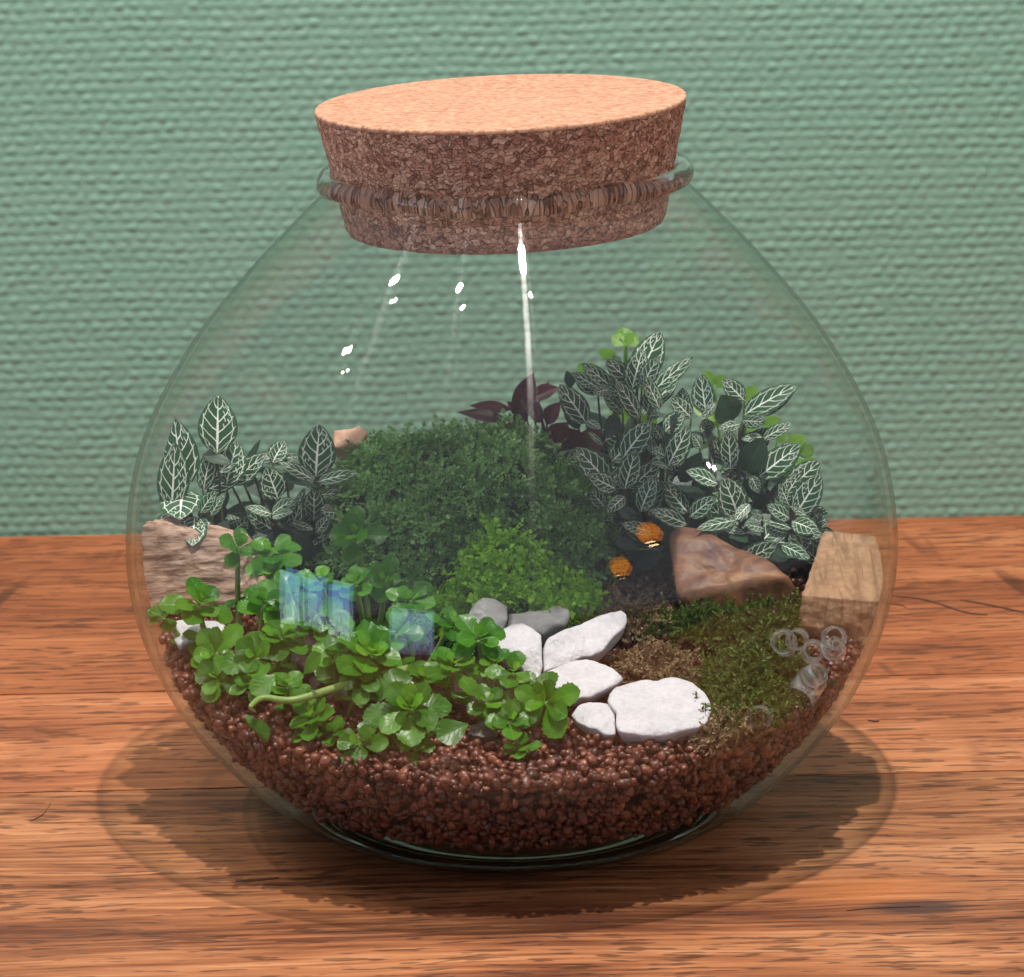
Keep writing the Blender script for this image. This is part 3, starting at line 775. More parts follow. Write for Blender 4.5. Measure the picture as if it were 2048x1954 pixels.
STONES = {'upright':([0.0035,-0.0493,0.08],[0.0,-0.6222,0.7828],[(-0.0079,0.0104), (-0.0043,0.0128), (0.0005,0.0131), (0.0047,0.0108), (0.0076,0.0068), (0.0078,0.0003), (0.0078,-0.0082), (0.0066,-0.0124), (0.0054,-0.0152), (0.0019,-0.0116), (-0.0027,-0.0058), (-0.0075,-0.0043), (-0.0107,-0.0007), (-0.0089,0.0043)]),'long':([0.0288,-0.0425,0.0811],[0.0502,-0.502,0.8634],[(-0.0171,-0.0067), (-0.0159,-0.0018), (-0.0106,0.0025), (-0.0058,0.006), (0.0032,0.0113), (0.0093,0.0149), (0.0135,0.0158), (0.0156,0.0144), (0.0162,0.0103), (0.0146,0.0054), (0.0104,-0.0005), (0.0062,-0.0055), (0.002,-0.0093), (-0.0016,-0.0091), (-0.0087,-0.0135), (-0.0134,-0.0153), (-0.0169,-0.017)]),'pointed':([0.0254,-0.0725,0.0751],[0.0,-0.4229,0.9062],[(-0.0163,0.0006), (-0.0136,0.0048), (-0.0088,0.0072), (-0.0029,0.0105), (0.003,0.0114), (0.0071,0.0098), (0.0128,0.0054), (0.017,0.0002), (0.0137,-0.0031), (0.0083,-0.0072), (0.003,-0.0096), (-0.0005,-0.0099), (-0.0034,-0.0115), (-0.0074,-0.0056), (-0.012,-0.0033)]),'small':([0.0302,-0.0913,0.0669],[0.0,-0.3987,0.9171],[(-0.009,0.0006), (-0.006,0.0048), (-0.0019,0.0076), (0.0016,0.0077), (0.005,0.0066), (0.0076,0.0048), (0.0075,-0.0104), (0.0033,-0.0103), (-0.0018,-0.0077), (-0.0063,-0.0038)]),'large':([0.0539,-0.0892,0.0693],[0.0301,-0.3608,0.9321],[(-0.0187,0.0032), (-0.018,0.0087), (-0.0153,0.0128), (-0.0109,0.0157), (-0.0044,0.0167), (0.0032,0.0175), (0.0085,0.017), (0.0141,0.0134), (0.0185,0.0076), (0.0206,0.0023), (0.0206,-0.0031), (0.0191,-0.0102), (0.0157,-0.0143), (0.0105,-0.0153), (0.0053,-0.0175), (-0.0056,-0.0182), (-0.0144,-0.0178), (-0.0156,-0.0145), (-0.0155,-0.0038), (-0.0182,0.001)]),'quartz_tall':([-0.0096,-0.0241,0.0853],[-0.1005,-0.7035,0.7035],[(-0.0092,-0.006), (-0.0076,0.0027), (-0.0043,0.0077), (-0.0011,0.0092), (0.0037,0.0077), (0.0076,0.0042), (0.0072,-0.0019), (0.0052,-0.0064), (0.0024,-0.0087), (-0.0042,-0.0082)]),'quartz_low':([0.0109,-0.0205,0.0819],[0.0995,-0.597,0.796],[(-0.0133,-0.0054), (-0.0131,0.0021), (-0.0076,0.0028), (-0.0004,0.0045), (0.0073,0.0093), (0.0109,0.0067), (0.0117,0.003), (0.0097,-0.0007), (0.0043,-0.0032), (0.0014,-0.0066), (-0.0016,-0.0062), (-0.0095,-0.0065)]),'left':([-0.128,-0.0199,0.08],[-0.1009,-0.5044,0.8575],[(-0.0089,0.006), (-0.0076,0.0085), (0.0033,0.0075), (0.0141,0.001), (0.0128,-0.0024), (0.0053,-0.0038), (-0.0008,-0.0045), (-0.0041,-0.0073), (-0.0065,-0.0049), (-0.0079,0.0003)]),'dark':([-0.0122,-0.0954,0.0632],[0.0,-0.3011,0.9536],[(-0.0056,-0.0021), (-0.0042,0.0026), (-0.0001,0.0044), (0.0045,0.0033), (0.0053,-0.0034), (0.0004,-0.0053)]),'brown':([0.0891,0.01,0.0922],[-0.0501,-0.6215,0.7818],[(-0.0233,0.0212), (-0.0208,0.0245), (-0.0163,0.0252), (-0.0114,0.0232), (-0.0067,0.0196), (-0.0003,0.0147), (0.0067,0.0094), (0.0137,0.0045), (0.0183,0.0006), (0.0216,-0.0039), (0.0266,-0.0089), (0.0282,-0.011), (0.0267,-0.0134), (0.0214,-0.0167), (0.0132,-0.0185), (0.0039,-0.0188), (-0.0039,-0.0165), (-0.0113,-0.0162), (-0.0173,-0.0149), (-0.0231,-0.0102), (-0.0234,-0.0026), (-0.0241,0.0112)]),'tan':([-0.0686,0.098,0.1297],[0.0,-0.7557,0.6549],[(-0.0076,0.0033), (0.0037,0.0051), (0.0073,0.0018), (0.0042,-0.005), (-0.0075,-0.0052)])}
BLOCK = [[0.1287,0.026,0.1052],[0.1528,0.018,0.1041],[0.146,-0.03,0.0914],[0.1151,-0.026,0.0933],[0.1153,-0.018,0.0653],[0.1397,-0.03,0.0688],[0.1136,-0.026,0.0807]]
DRIFT = [[-0.1502,0.008,0.1198],[-0.1136,0.018,0.108],[-0.1063,0.01,0.0816],[-0.1525,0.0,0.08]]
RINGS = [([0.1039,-0.0577,0.0806],0.005,0.0306), ([0.1087,-0.0595,0.0823],0.0039,0.0262), ([0.1142,-0.0657,0.0793],0.0042,0.0171), ([0.1274,-0.0773,0.0872],0.0046,0.0018), ([0.1289,-0.0744,0.0818],0.0042,0.0011), ([0.1215,-0.0677,0.081],0.0035,0.0105), ([0.1203,-0.0824,0.0681],0.0061,-0.0018), ([0.1005,-0.1102,0.0648],0.0045,-0.0065), ([0.1169,-0.0815,0.0743],0.0044,0.0042)]

# ------------------------------------------------------------------ materials: plants, stones, wood
def leafy(name, c1, c2, rough=0.35, trans=0.25, spec=0.5, nscale=300.0, bump=0.3, vein=False, trans_col=None, hue_by_object=0.25):
    t = NT(name)
    co = t.n('ShaderNodeTexCoord')
    nz = t.noise(co.outputs['Object'], nscale, 3.0, 0.55)
    oi = t.n('ShaderNodeObjectInfo').outputs['Random']
    at = t.n('ShaderNodeAttribute', attribute_name='tint').outputs['Fac']
    f = t.math('ADD', t.math('MULTIPLY', nz, 0.7), t.math('ADD', t.math('MULTIPLY', t.math('SUBTRACT', oi, 0.5), hue_by_object * 2), t.math('MULTIPLY', at, 0.5)), clamp=True)
    c = t.mix(f, c1, c2)
    h = nz
    if vein:
        sep = t.n('ShaderNodeSeparateXYZ', i_0=co.outputs['UV'])
        u = sep.outputs[0]
        w = t.math('ABSOLUTE', t.math('MULTIPLY', t.math('SUBTRACT', sep.outputs[1], 0.5), 2.0))
        mid = t.math('SUBTRACT', 1.0, t.math('DIVIDE', w, 0.06), clamp=True)
        q = t.math('MULTIPLY', t.math('SUBTRACT', u, t.math('MULTIPLY', w, 0.35)), 6.0)
        fr = t.math('ABSOLUTE', t.math('SUBTRACT', t.math('FRACT', q), 0.5))
        lat = t.math('SUBTRACT', 1.0, t.math('DIVIDE', fr, 0.09), clamp=True)
        vv = t.math('MAXIMUM', mid, t.math('MULTIPLY', lat, 0.45))
        c = t.mix(t.math('MULTIPLY', vv, 0.35), c, tuple(min(1, x * 1.5 + 0.05) for x in c2))
        h = t.math('SUBTRACT', nz, t.math('MULTIPLY', vv, 0.8))
    p = t.principled(Base_Color=c, Roughness=rough, Specular_IOR_Level=spec, Normal=t.bump(h, bump, 0.0006))
    tr = t.n('ShaderNodeBsdfTranslucent')
    if trans_col is None:
        trans_col = tuple(min(1, x * 1.3) for x in c2)
    tr.inputs['Color'].default_value = tuple(trans_col) + (1,)
    mx = t.n('ShaderNodeMixShader', i_0=trans)
    t.link(p.outputs[0], mx.inputs[1])
    t.link(tr.outputs[0], mx.inputs[2])
    return t.done(mx.outputs[0])

def fittonia_mat():
    t = NT('white_veined_leaf')
    co = t.n('ShaderNodeTexCoord')
    uv = co.outputs['UV']
    oi = t.n('ShaderNodeObjectInfo').outputs['Random']
    offs = t.n('ShaderNodeCombineXYZ', i_0=t.math('MULTIPLY', oi, 37.0), i_1=t.math('MULTIPLY', oi, 91.0)).outputs[0]
    uvo = t.n('ShaderNodeVectorMath', operation='ADD', i_0=uv, i_1=offs).outputs[0]
    wob = t.n('ShaderNodeTexNoise', i_Scale=5.5, i_Detail=2.0)
    t.link(uvo, wob.inputs['Vector'])
    d = t.n('ShaderNodeVectorMath', operation='SUBTRACT', i_0=wob.outputs['Color'], i_1=(0.5, 0.5, 0.5)).outputs[0]
    d = t.n('ShaderNodeVectorMath', operation='MULTIPLY', i_0=d, i_1=(0.05, 0.05, 0)).outputs[0]
    uvd = t.n('ShaderNodeVectorMath', operation='ADD', i_0=uv, i_1=d).outputs[0]
    sep = t.n('ShaderNodeSeparateXYZ', i_0=uvd)
    sep0 = t.n('ShaderNodeSeparateXYZ', i_0=uv)
    u = sep.outputs[0]
    v = t.math('MULTIPLY', t.math('SUBTRACT', sep.outputs[1], 0.5), 2.0)
    w = t.math('ABSOLUTE', v)
    w0 = t.math('ABSOLUTE', t.math('MULTIPLY', t.math('SUBTRACT', sep0.outputs[1], 0.5), 2.0))
    side = t.math('SIGN', v)
    # arching lateral veins
    N = 5.2
    arch = t.math('MULTIPLY', t.math('POWER', w, 1.25), t.math('SUBTRACT', 0.40, t.math('MULTIPLY', u, 0.10)))
    q = t.math('ADD', t.math('MULTIPLY', t.math('SUBTRACT', u, arch), N), t.math('ADD', t.math('MULTIPLY', side, 0.10), t.math('MULTIPLY', oi, 0.9)))
    fr = t.math('ABSOLUTE', t.math('SUBTRACT', t.math('FRACT', q), 0.5))
    lw = t.math('MAXIMUM', 0.030, t.math('SUBTRACT', 0.070, t.math('MULTIPLY', w, 0.038)))
    lat = t.math('MULTIPLY', t.math('SUBTRACT', 1.25, t.math('DIVIDE', fr, lw)), 2.2, clamp=True)
    lat = t.math('MULTIPLY', lat, t.math('LESS_THAN', w0, 0.90))
    # looped veins that tie the laterals together near the margin
    loop_w = t.math('SUBTRACT', 0.84, t.math('MULTIPLY', t.math('POWER', t.math('MULTIPLY', t.math('SUBTRACT', 0.5, fr), 2.0), 2.0), -0.06))
    loop = t.math('MULTIPLY', t.math('SUBTRACT', 1.2, t.math('DIVIDE', t.math('ABSOLUTE', t.math('SUBTRACT', w, t.math('SUBTRACT', loop_w, 0.10))), 0.025)), 2.0, clamp=True)
    # short cross veins at a random place in every cell
    cell = t.n('ShaderNodeCombineXYZ', i_0=t.math('FLOOR', t.math('ADD', q, 0.5)), i_1=side, i_2=t.math('MULTIPLY', oi, 53.0)).outputs[0]
    wn = t.n('ShaderNodeTexWhiteNoise', noise_dimensions='3D')
    t.link(cell, wn.inputs['Vector'])
    c1 = t.math('ADD', 0.26, t.math('MULTIPLY', wn.outputs['Value'], 0.20))
    wsk = t.math('ADD', w, t.math('MULTIPLY', t.math('SUBTRACT', t.math('FRACT', q), 0.5), 0.14))
    x1 = t.math('MULTIPLY', t.math('SUBTRACT', 1.2, t.math('DIVIDE', t.math('ABSOLUTE', t.math('SUBTRACT', wsk, c1)), 0.022)), 2.0, clamp=True)
    x2 = t.math('MULTIPLY', t.math('SUBTRACT', 1.2, t.math('DIVIDE', t.math('ABSOLUTE', t.math('SUBTRACT', wsk, t.math('ADD', c1, 0.26))), 0.022)), 2.0, clamp=True)
    xx = t.math('MULTIPLY', t.math('MAXIMUM', x1, x2), t.math('GREATER_THAN', t.math('FRACT', t.math('MULTIPLY', wn.outputs['Value'], 7.3)), 0.66))
    mw = t.math('MAXIMUM', 0.02, t.math('SUBTRACT', 0.085, t.math('MULTIPLY', u, 0.070)))
    mid = t.math('MULTIPLY', t.math('SUBTRACT', 1.25, t.math('DIVIDE', t.math('ABSOLUTE', t.math('MULTIPLY', t.math('SUBTRACT', sep0.outputs[1], 0.5), 2.0)), mw)), 2.2, clamp=True)
    mid = t.math('MULTIPLY', mid, t.math('LESS_THAN', sep0.outputs[0], 0.93))
    vein = t.math('MAXIMUM', t.math('MAXIMUM', mid, lat), t.math('MULTIPLY', t.math('MAXIMUM', loop, xx), 0.85))
    vein = t.math('MULTIPLY', vein, t.math('LESS_THAN', w0, 0.92))
    nz = t.noise(co.outputs['Object'], 500.0, 3.0)
    green = t.mix(nz, (0.008, 0.055, 0.016), (0.024, 0.120, 0.038))
    green = t.mix(t.math('MULTIPLY', oi, 0.5), green, (0.030, 0.070, 0.028))
    c = t.mix(t.math('MULTIPLY', vein, 0.93), green, (0.88, 0.93, 0.85))
    h = t.math('MULTIPLY', vein, -1.0)
    p = t.principled(Base_Color=c, Roughness=0.42, Specular_IOR_Level=0.4, Normal=t.bump(h, 0.35, 0.0005))
    tr = t.n('ShaderNodeBsdfTranslucent')
    t.link(c, tr.inputs['Color'])
    mx = t.n('ShaderNodeMixShader', i_0=0.12)
    t.link(p.outputs[0], mx.inputs[1])
    t.link(tr.outputs[0], mx.inputs[2])
    return t.done(mx.outputs[0])

M_FIT = fittonia_mat()
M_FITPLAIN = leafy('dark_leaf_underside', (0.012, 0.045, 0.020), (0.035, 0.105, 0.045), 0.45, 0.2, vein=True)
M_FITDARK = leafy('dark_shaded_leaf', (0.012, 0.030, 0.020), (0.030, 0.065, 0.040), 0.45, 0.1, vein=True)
M_MAROON = leafy('maroon_leaf', (0.045, 0.010, 0.015), (0.14, 0.026, 0.036), 0.35, 0.2, vein=True)
M_LIME = leafy('lime_leaf', (0.10, 0.27, 0.02), (0.22, 0.44, 0.045), 0.4, 0.45, vein=True)
M_GREEN = leafy('glossy_green_leaf', (0.022, 0.105, 0.007), (0.095, 0.280, 0.018), 0.32, 0.30, 0.28, 260.0, 0.25, vein=True, hue_by_object=0.35)
M_YOUNG = leafy('young_green_leaf', (0.060, 0.20, 0.010), (0.17, 0.40, 0.030), 0.32, 0.35, 0.28, 260.0, 0.25, vein=True, hue_by_object=0.3)
M_STEM = leafy('pale_green_stem', (0.16, 0.28, 0.06), (0.32, 0.42, 0.14), 0.35, 0.2, 0.5, 400.0, 0.2)
M_DSTEM = leafy('brown_green_stem', (0.045, 0.060, 0.020), (0.10, 0.11, 0.04), 0.5, 0.1)
M_SPIKE = leafy('hazed_spikemoss_frond', (0.046, 0.140, 0.036), (0.190, 0.375, 0.110), 0.40, 0.22, 0.45, 500.0, 0.2, hue_by_object=0.45)  # cooler green, with the haze reflected in the glass put into the colour
M_TUFT = leafy('unhazed_spikemoss_frond', (0.085, 0.250, 0.012), (0.310, 0.590, 0.045), 0.40, 0.28, 0.4, 500.0, 0.2, hue_by_object=0.35)  # brighter copy: a haze-free gap in the glass reflection put into the colour
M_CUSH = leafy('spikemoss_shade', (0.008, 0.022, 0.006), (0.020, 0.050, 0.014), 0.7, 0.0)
M_MOSS = leafy('olive_moss', (0.010, 0.026, 0.004), (0.125, 0.185, 0.028), 0.55, 0.2, 0.3, 350.0, 0.2, hue_by_object=0.0)
M_DEADMOSS = leafy('dry_brown_moss', (0.090, 0.060, 0.032), (0.36, 0.255, 0.150), 0.7, 0.15, 0.2, 350.0, 0.2, hue_by_object=0.0)

def stone_mat(name, c1, c2, scale=160.0, rough=0.6, bump=0.5, sss=0.0, bands=None, wav=1.2):
    t = NT(name)
    co = t.n('ShaderNodeTexCoord').outputs['Object']
    a = t.noise(co, scale, 4.0, 0.6)
    b = t.noise(co, scale * 0.25, 2.0, 0.5)
    f = t.math('ADD', t.math('MULTIPLY', a, 0.55), t.math('MULTIPLY', b, 0.45))
    c = t.ramp(f, [(0.32, c1), (0.66, c2)])
    h = f
    if bands is not None:
        col, sc, amt, rot = bands
        v = t.coords(src=co, scale=sc, rot=rot)
        n2 = t.noise(v, 1.0, 4.0, 0.6, wav)
        c = t.mix(t.math('MULTIPLY', t.math('MULTIPLY', t.math('SUBTRACT', n2, 0.44), 5.0, clamp=True), amt), c, col)
        h = t.math('ADD', f, t.math('MULTIPLY', n2, 0.6))
    p = t.principled(Base_Color=c, Roughness=rough, Specular_IOR_Level=0.35, Normal=t.bump(h, bump, 0.0012))
    if sss:
        p.inputs['Subsurface Weight'].default_value = sss
        p.inputs['Subsurface Radius'].default_value = (0.004, 0.0035, 0.0035)
        p.inputs['Subsurface Scale'].default_value = 1.0
    return t.done(p.outputs[0])
M_WHITE = stone_mat('white_quartzite', (0.43, 0.415, 0.45), (0.55, 0.53, 0.57), 520.0, 0.5, 0.9)
M_QUARTZ = stone_mat('grey_quartz', (0.34, 0.33, 0.33), (0.62, 0.61, 0.61), 180.0, 0.35, 0.6)
M_DARKST = stone_mat('dark_slate', (0.030, 0.026, 0.030), (0.070, 0.062, 0.066), 200.0, 0.4)
M_BROWN = stone_mat('petrified_wood', (0.075, 0.030, 0.024), (0.20, 0.082, 0.044), 110.0, 0.5, 1.0, bands=((0.36, 0.175, 0.060), (36, 70, 44), 0.70, (0.3, 0.2, 0.5)))
M_SAND = stone_mat('tan_sandstone', (0.27, 0.150, 0.085), (0.43, 0.265, 0.155), 330.0, 0.75, 0.9, bands=((0.20, 0.105, 0.058), (260, 34, 60), 0.8, (0, 0, 0.15)))
M_DRIFT = stone_mat('weathered_driftwood', (0.36, 0.225, 0.170), (0.56, 0.385, 0.300), 160.0, 0.8, 1.0, bands=((0.13, 0.065, 0.042), (14, 330, 420), 0.95, (0, 0.20, 0)), wav=0.15)
M_TAN = stone_mat('pale_wood', (0.40, 0.22, 0.15), (0.62, 0.38, 0.27), 160.0, 0.7, 0.5)

# ------------------------------------------------------------------ builders
def keep_in(V, margin=0.0016):
    """nothing may poke through the glass"""
    V = np.array(V, dtype=float)
    r = np.hypot(V[:, 0], V[:, 1])
    lim = wall_in(np.clip(V[:, 2], 0.02, 0.25)) - margin
    s = np.where(r > lim, lim / np.maximum(r, 1e-9), 1.0)
    V[:, :2] *= s[:, None]
    return V

def part(name, V, F, mat, root, uv=None, smooth=True, tint=None, clamp=True):
    V = keep_in(V) if clamp else np.asarray(V, dtype=float)
    base = np.array(root.location) if root is not None else np.zeros(3)
    me = new_mesh(name, V - base, F, smooth, uv)
    if tint is not None:
        a = me.attributes.new('tint', 'FLOAT', 'POINT')
        a.data.foreach_set('value', np.asarray(tint, dtype=np.float32))
    return obj(name, me, mat, root)

def nrm(v):
    v = np.asarray(v, dtype=float)
    return v / (np.linalg.norm(v) + 1e-12)

def leaf_geo(base, tip, width, normal, shape='ovate', curl=0.12, fold=0.15, wave=0.0, nu=13, nv=9, crenate=0.0, seed=0):
    base = np.asarray(base, float); tip = np.asarray(tip, float)
    ax = tip - base
    L = np.linalg.norm(ax)
    ax /= L
    n = np.asarray(normal, float)
    n = nrm(n - ax * (n @ ax))
    sd = np.cross(ax, n)
    V, UV = [], []
    for i in range(nu):
        u = i / (nu - 1)
        if shape == 'ovate':
            w = (math.sin(math.pi * u ** 0.82)) ** 0.72 if 0 < u < 1 else 0
        elif shape == 'lance':
            w = (math.sin(math.pi * u ** 0.9)) ** 1.0 if 0 < u < 1 else 0
        else:  # obovate: narrow foot, broad round end
            w = 0 if u <= 0 else (math.sin(math.pi * min(1, u) ** 1.55)) ** 0.62 if u < 1 else 0
            w = max(w, 0.10 * (1 - u)) if u < 1 else 0
        w = max(w, 0.03)
        for j in range(nv):
            v = -1 + 2 * j / (nv - 1)
            half = width * 0.5 * w
            if crenate and abs(v) > 0.99:
                half *= 1 + crenate * math.sin(u * 46 + seed)
            lift = curl * L * (math.sin(u * math.pi * 0.5) ** 2) * -0.5 + fold * half * abs(v) ** 1.3 + wave * half * math.sin(u * 9 + v * 2 + seed) * abs(v)
            bulge = 0.035 * L * math.sin(math.pi * u) * (1 - v * v)
            V.append(base + ax * (u * L) + sd * (v * half) + n * (lift + bulge))
            UV.append((u, 0.5 + 0.5 * v))
    F = []
    for i in range(nu - 1):
        for j in range(nv - 1):
            a = i * nv + j
            F.append((a, a + 1, a + nv + 1, a + nv))
    return np.array(V), np.array(F), np.array(UV)

VIEW = np.array([0.0, -0.93, 0.36])   # most leaves lean out towards the lit front of the jar
def leafy_plant(name, rows, label, group, lookup, root_xy, stem_mat, up_bias=0.55, shape='ovate', curl=0.10, fold=0.16, stem_r=0.0006, category='plant'):
    gx, gy = root_xy
    root = empty(name, (gx, gy, float(ground_z(gx, gy)) - 0.003), label, category, group)
    for k, (b, tp, w, kind) in enumerate(rows):
        rs = np.random.default_rng(k * 13 + len(rows))
        nv = nrm(VIEW + np.array([0, 0, up_bias]) * rs.uniform(0.2, 1.0) + rs.normal(0, 0.16, 3))
        V, F, UV = leaf_geo(b, tp, w, nv, shape, curl * rs.uniform(0.3, 1.6), fold * rs.uniform(0.4, 1.5), 0.05, seed=k)
        part('leaf', V, F, lookup[kind], root, UV)
        for _ in range(2):   # filler leaves low down; the dark green ones stand in for shaded gaps
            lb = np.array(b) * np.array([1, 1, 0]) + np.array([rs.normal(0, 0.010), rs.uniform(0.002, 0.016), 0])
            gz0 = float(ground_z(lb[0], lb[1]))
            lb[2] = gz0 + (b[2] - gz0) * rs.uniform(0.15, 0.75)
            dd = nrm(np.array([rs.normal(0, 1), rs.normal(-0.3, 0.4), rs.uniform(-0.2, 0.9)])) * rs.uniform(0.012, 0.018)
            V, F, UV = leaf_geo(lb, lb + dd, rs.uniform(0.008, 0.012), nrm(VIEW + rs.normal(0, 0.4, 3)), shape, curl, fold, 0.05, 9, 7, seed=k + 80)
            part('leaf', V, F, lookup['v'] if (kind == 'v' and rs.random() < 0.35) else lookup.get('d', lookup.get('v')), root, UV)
        if kind == 'v':   # younger, half hidden leaves fill the plant out behind
            o2 = rs.normal(0, 0.006, 3) + np.array([0, 0.008, -0.007])
            ax2 = (np.array(tp) - np.array(b)) * 0.75 + rs.normal(0, 0.004, 3)
            V, F, UV = leaf_geo(np.array(b) + o2, np.array(b) + o2 + ax2, w * 0.8, nrm(nv + rs.normal(0, 0.25, 3)), shape, curl, fold, 0.05, 11, 7, seed=k + 50)
            part('leaf', V, F, lookup['v'] if rs.random() < 0.72 else lookup.get('d', lookup['v']), root, UV)
        b = np.array(b)
        g = np.array([gx + 0.45 * (b[0] - gx), gy + 0.45 * (b[1] - gy), 0])
        g[2] = float(ground_z(g[0], g[1])) - 0.004
        if b[2] - g[2] > 0.004:
            mid = (b + g) / 2 + np.array([(b[0] - g[0]) * 0.1, 0.004, 0.002])
            tv, tf = tube(catmull(np.array([g, mid, b]), 8), np.linspace(stem_r * 1.35, stem_r * 0.8, 8), 6)
            part('stem', tv, tf, stem_mat, root)
    return root

LOOK = {'v': M_FIT, 'p': M_FITPLAIN, 'd': M_FITDARK}
FG = 'white-veined nerve plants in the jar'
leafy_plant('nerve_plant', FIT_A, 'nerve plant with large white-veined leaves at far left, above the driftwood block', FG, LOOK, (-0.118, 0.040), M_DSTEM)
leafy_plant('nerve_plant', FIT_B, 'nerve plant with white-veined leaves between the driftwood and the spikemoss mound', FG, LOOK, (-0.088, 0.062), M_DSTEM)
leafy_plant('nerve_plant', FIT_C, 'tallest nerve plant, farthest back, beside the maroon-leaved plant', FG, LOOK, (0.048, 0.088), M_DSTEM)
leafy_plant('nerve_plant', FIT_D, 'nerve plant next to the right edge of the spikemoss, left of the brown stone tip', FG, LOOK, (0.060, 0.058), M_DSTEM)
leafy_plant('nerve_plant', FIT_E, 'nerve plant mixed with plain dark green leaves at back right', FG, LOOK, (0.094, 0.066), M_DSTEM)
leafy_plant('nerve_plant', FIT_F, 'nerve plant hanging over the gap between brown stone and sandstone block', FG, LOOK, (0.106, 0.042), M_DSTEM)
leafy_plant('maroon_plant', MAROON, 'small plant with dark maroon pointed leaves behind the spikemoss', None, {'d': M_MAROON}, (0.028, 0.100), M_MAROON, shape='lance', fold=0.45, curl=0.0)
leafy_plant('lime_sprig', LIME_A, 'lime green sprig poking up behind the tallest nerve plant', 'lime green sprigs at the back', {'d': M_LIME}, (0.050, 0.112), M_LIME, curl=-0.1)
leafy_plant('lime_sprig', LIME_B, 'lime green leaves showing behind the right-hand nerve plants', 'lime green sprigs at the back', {'d': M_LIME}, (0.100, 0.080), M_LIME, curl=-0.05)

# ------------------------------------------------------------------ bright green rosette plants
def rosette_leaves(c, axis, R, seed):
    rs = np.random.default_rng(seed)
    axis = nrm(axis)
    e1 = nrm(np.cross(axis, [0.3, 0.2, 1.0]))
    e2 = np.cross(axis, e1)
    out = []
    a0 = rs.uniform(0, 6.28)
    tiers = [(4, 1.0, 0.10, 0.74), (3, 0.76, 0.50, 0.60), (2, 0.42, 0.95, 0.34)]
    if R > 0.0125:
        tiers = [(4, 1.05, 0.02, 0.80), (4, 0.84, 0.34, 0.62), (4, 0.56, 0.75, 0.42), (3, 0.30, 1.1, 0.24)]
    for ti, (n, rad, lift, wd) in enumerate(tiers):
        for k in range(n):
            an = a0 + ti * 0.75 + 2 * math.pi * k / n + rs.normal(0, 0.16)
            el = lift + rs.normal(0, 0.16)
            d = (e1 * math.cos(an) + e2 * math.sin(an)) * math.cos(el) + axis * math.sin(el)
            ln = R * rad * rs.uniform(0.85, 1.15)
            b = c + d * R * 0.06 - axis * R * (0.22 - 0.10 * ti)
            nv = axis * math.cos(el) - (e1 * math.cos(an) + e2 * math.sin(an)) * math.sin(el)
            out.append((b, b + d * ln, R * wd * rs.uniform(0.9, 1.12), nv, ti))
    return out

def rosette_plant(name, rows, label, root_xy, singles=(), trail=None, seed=0):
    gx, gy = root_xy
    root = empty(name, (gx, gy, float(ground_z(gx, gy)) - 0.003), label, 'plant', 'bright green fleshy-leaved plants')
    rows = list(rows)
    rf = np.random.default_rng(seed + 500)
    for _ in range(len(rows) // 3 if len(rows) > 8 else 0):   # smaller shoots fill the gaps lower down
        (c, R) = rows[rf.integers(0, len(rows))]
        rows.append(((c[0] + rf.normal(0, 0.009), c[1] + rf.uniform(0.0, 0.014), c[2] - rf.uniform(0.003, 0.012)), R * rf.uniform(0.55, 0.8)))
    for k, (c, R) in enumerate(rows):
        c = np.array(c)
        c[2] = max(c[2], float(ground_z(c[0], c[1])) + 0.003)
        rs = np.random.default_rng(seed + k)
        axis = nrm(np.array([0.35 * (c[0] - gx) / 0.05, -0.55, 0.85]) + rs.normal(0, 0.22, 3))
        for (b, tp, w, nv, ti) in rosette_leaves(c, axis, R * 1.02, seed * 31 + k):
            V, F, UV = leaf_geo(b, tp, w, nv, 'obovate', 0.10, 0.22, 0.08, 20, 7, 0.10, seed=k * 7 + ti)
            part('leaf', V, F, M_YOUNG if ti >= 2 else M_GREEN, root, UV)
        g = np.array([gx + 0.72 * (c[0] - gx) + rs.normal(0, 0.004), gy + 0.72 * (c[1] - gy) + 0.008, 0])
        g[2] = float(ground_z(g[0], g[1])) - 0.004
        low = c - axis * R * 0.25
        mid = (g + low) / 2 - axis * 0.003 + np.array([0, 0.003, 0.0])
        if np.linalg.norm(low - g) > 0.003:
            tv, tf = tube(catmull(np.array([g, mid, low]), 9), np.linspace(0.0014, 0.0010, 9), 7)
            part('stem', tv, tf, M_STEM, root)
            # a pair of older leaves lower on the stem
            for s in (-1, 1):
                d = nrm(np.array([s, -0.5, 0.1]) + rs.normal(0, 0.3, 3))
                b = mid
                V, F, UV = leaf_geo(b, b + d * R * 0.8, R * 0.6, nrm(np.array([0, -0.4, 1.0]) + rs.normal(0, .2, 3)), 'obovate', 0.2, 0.15, 0.05, 10, 7, 0.06, seed=k)
                part('leaf', V, F, M_GREEN, root, UV)
    for (b, tp, w) in singles:
        V, F, UV = leaf_geo(b, tp, w, nrm(VIEW + np.array([0, 0, 0.5])), 'obovate', 0.10, 0.22, 0.05, 14, 9, 0.03)
        part('leaf', V, F, M_GREEN, root, UV)
    if trail is not None:
        tv, tf = tube(catmull(np.array(trail), 30), np.linspace(0.0009, 0.0019, 30), 9)
        part('stem', tv, tf, M_STEM, root)
    return root
rosette_plant('pepper_plant', GREEN_A, 'bright green round-leaved plant at front left, in front of the driftwood block', (-0.105, -0.040), seed=3)
rosette_plant('pepper_plant', GREEN_B, 'largest bright green round-leaved plant, trailing over the gravel left of the stones', (-0.055, -0.055), GREEN_SINGLE, TRAIL, seed=40)
rosette_plant('pepper_plant', GREEN_C, 'small bright green round-leaved sprig at front, overlapping the white stones', (0.004, -0.085), seed=90)

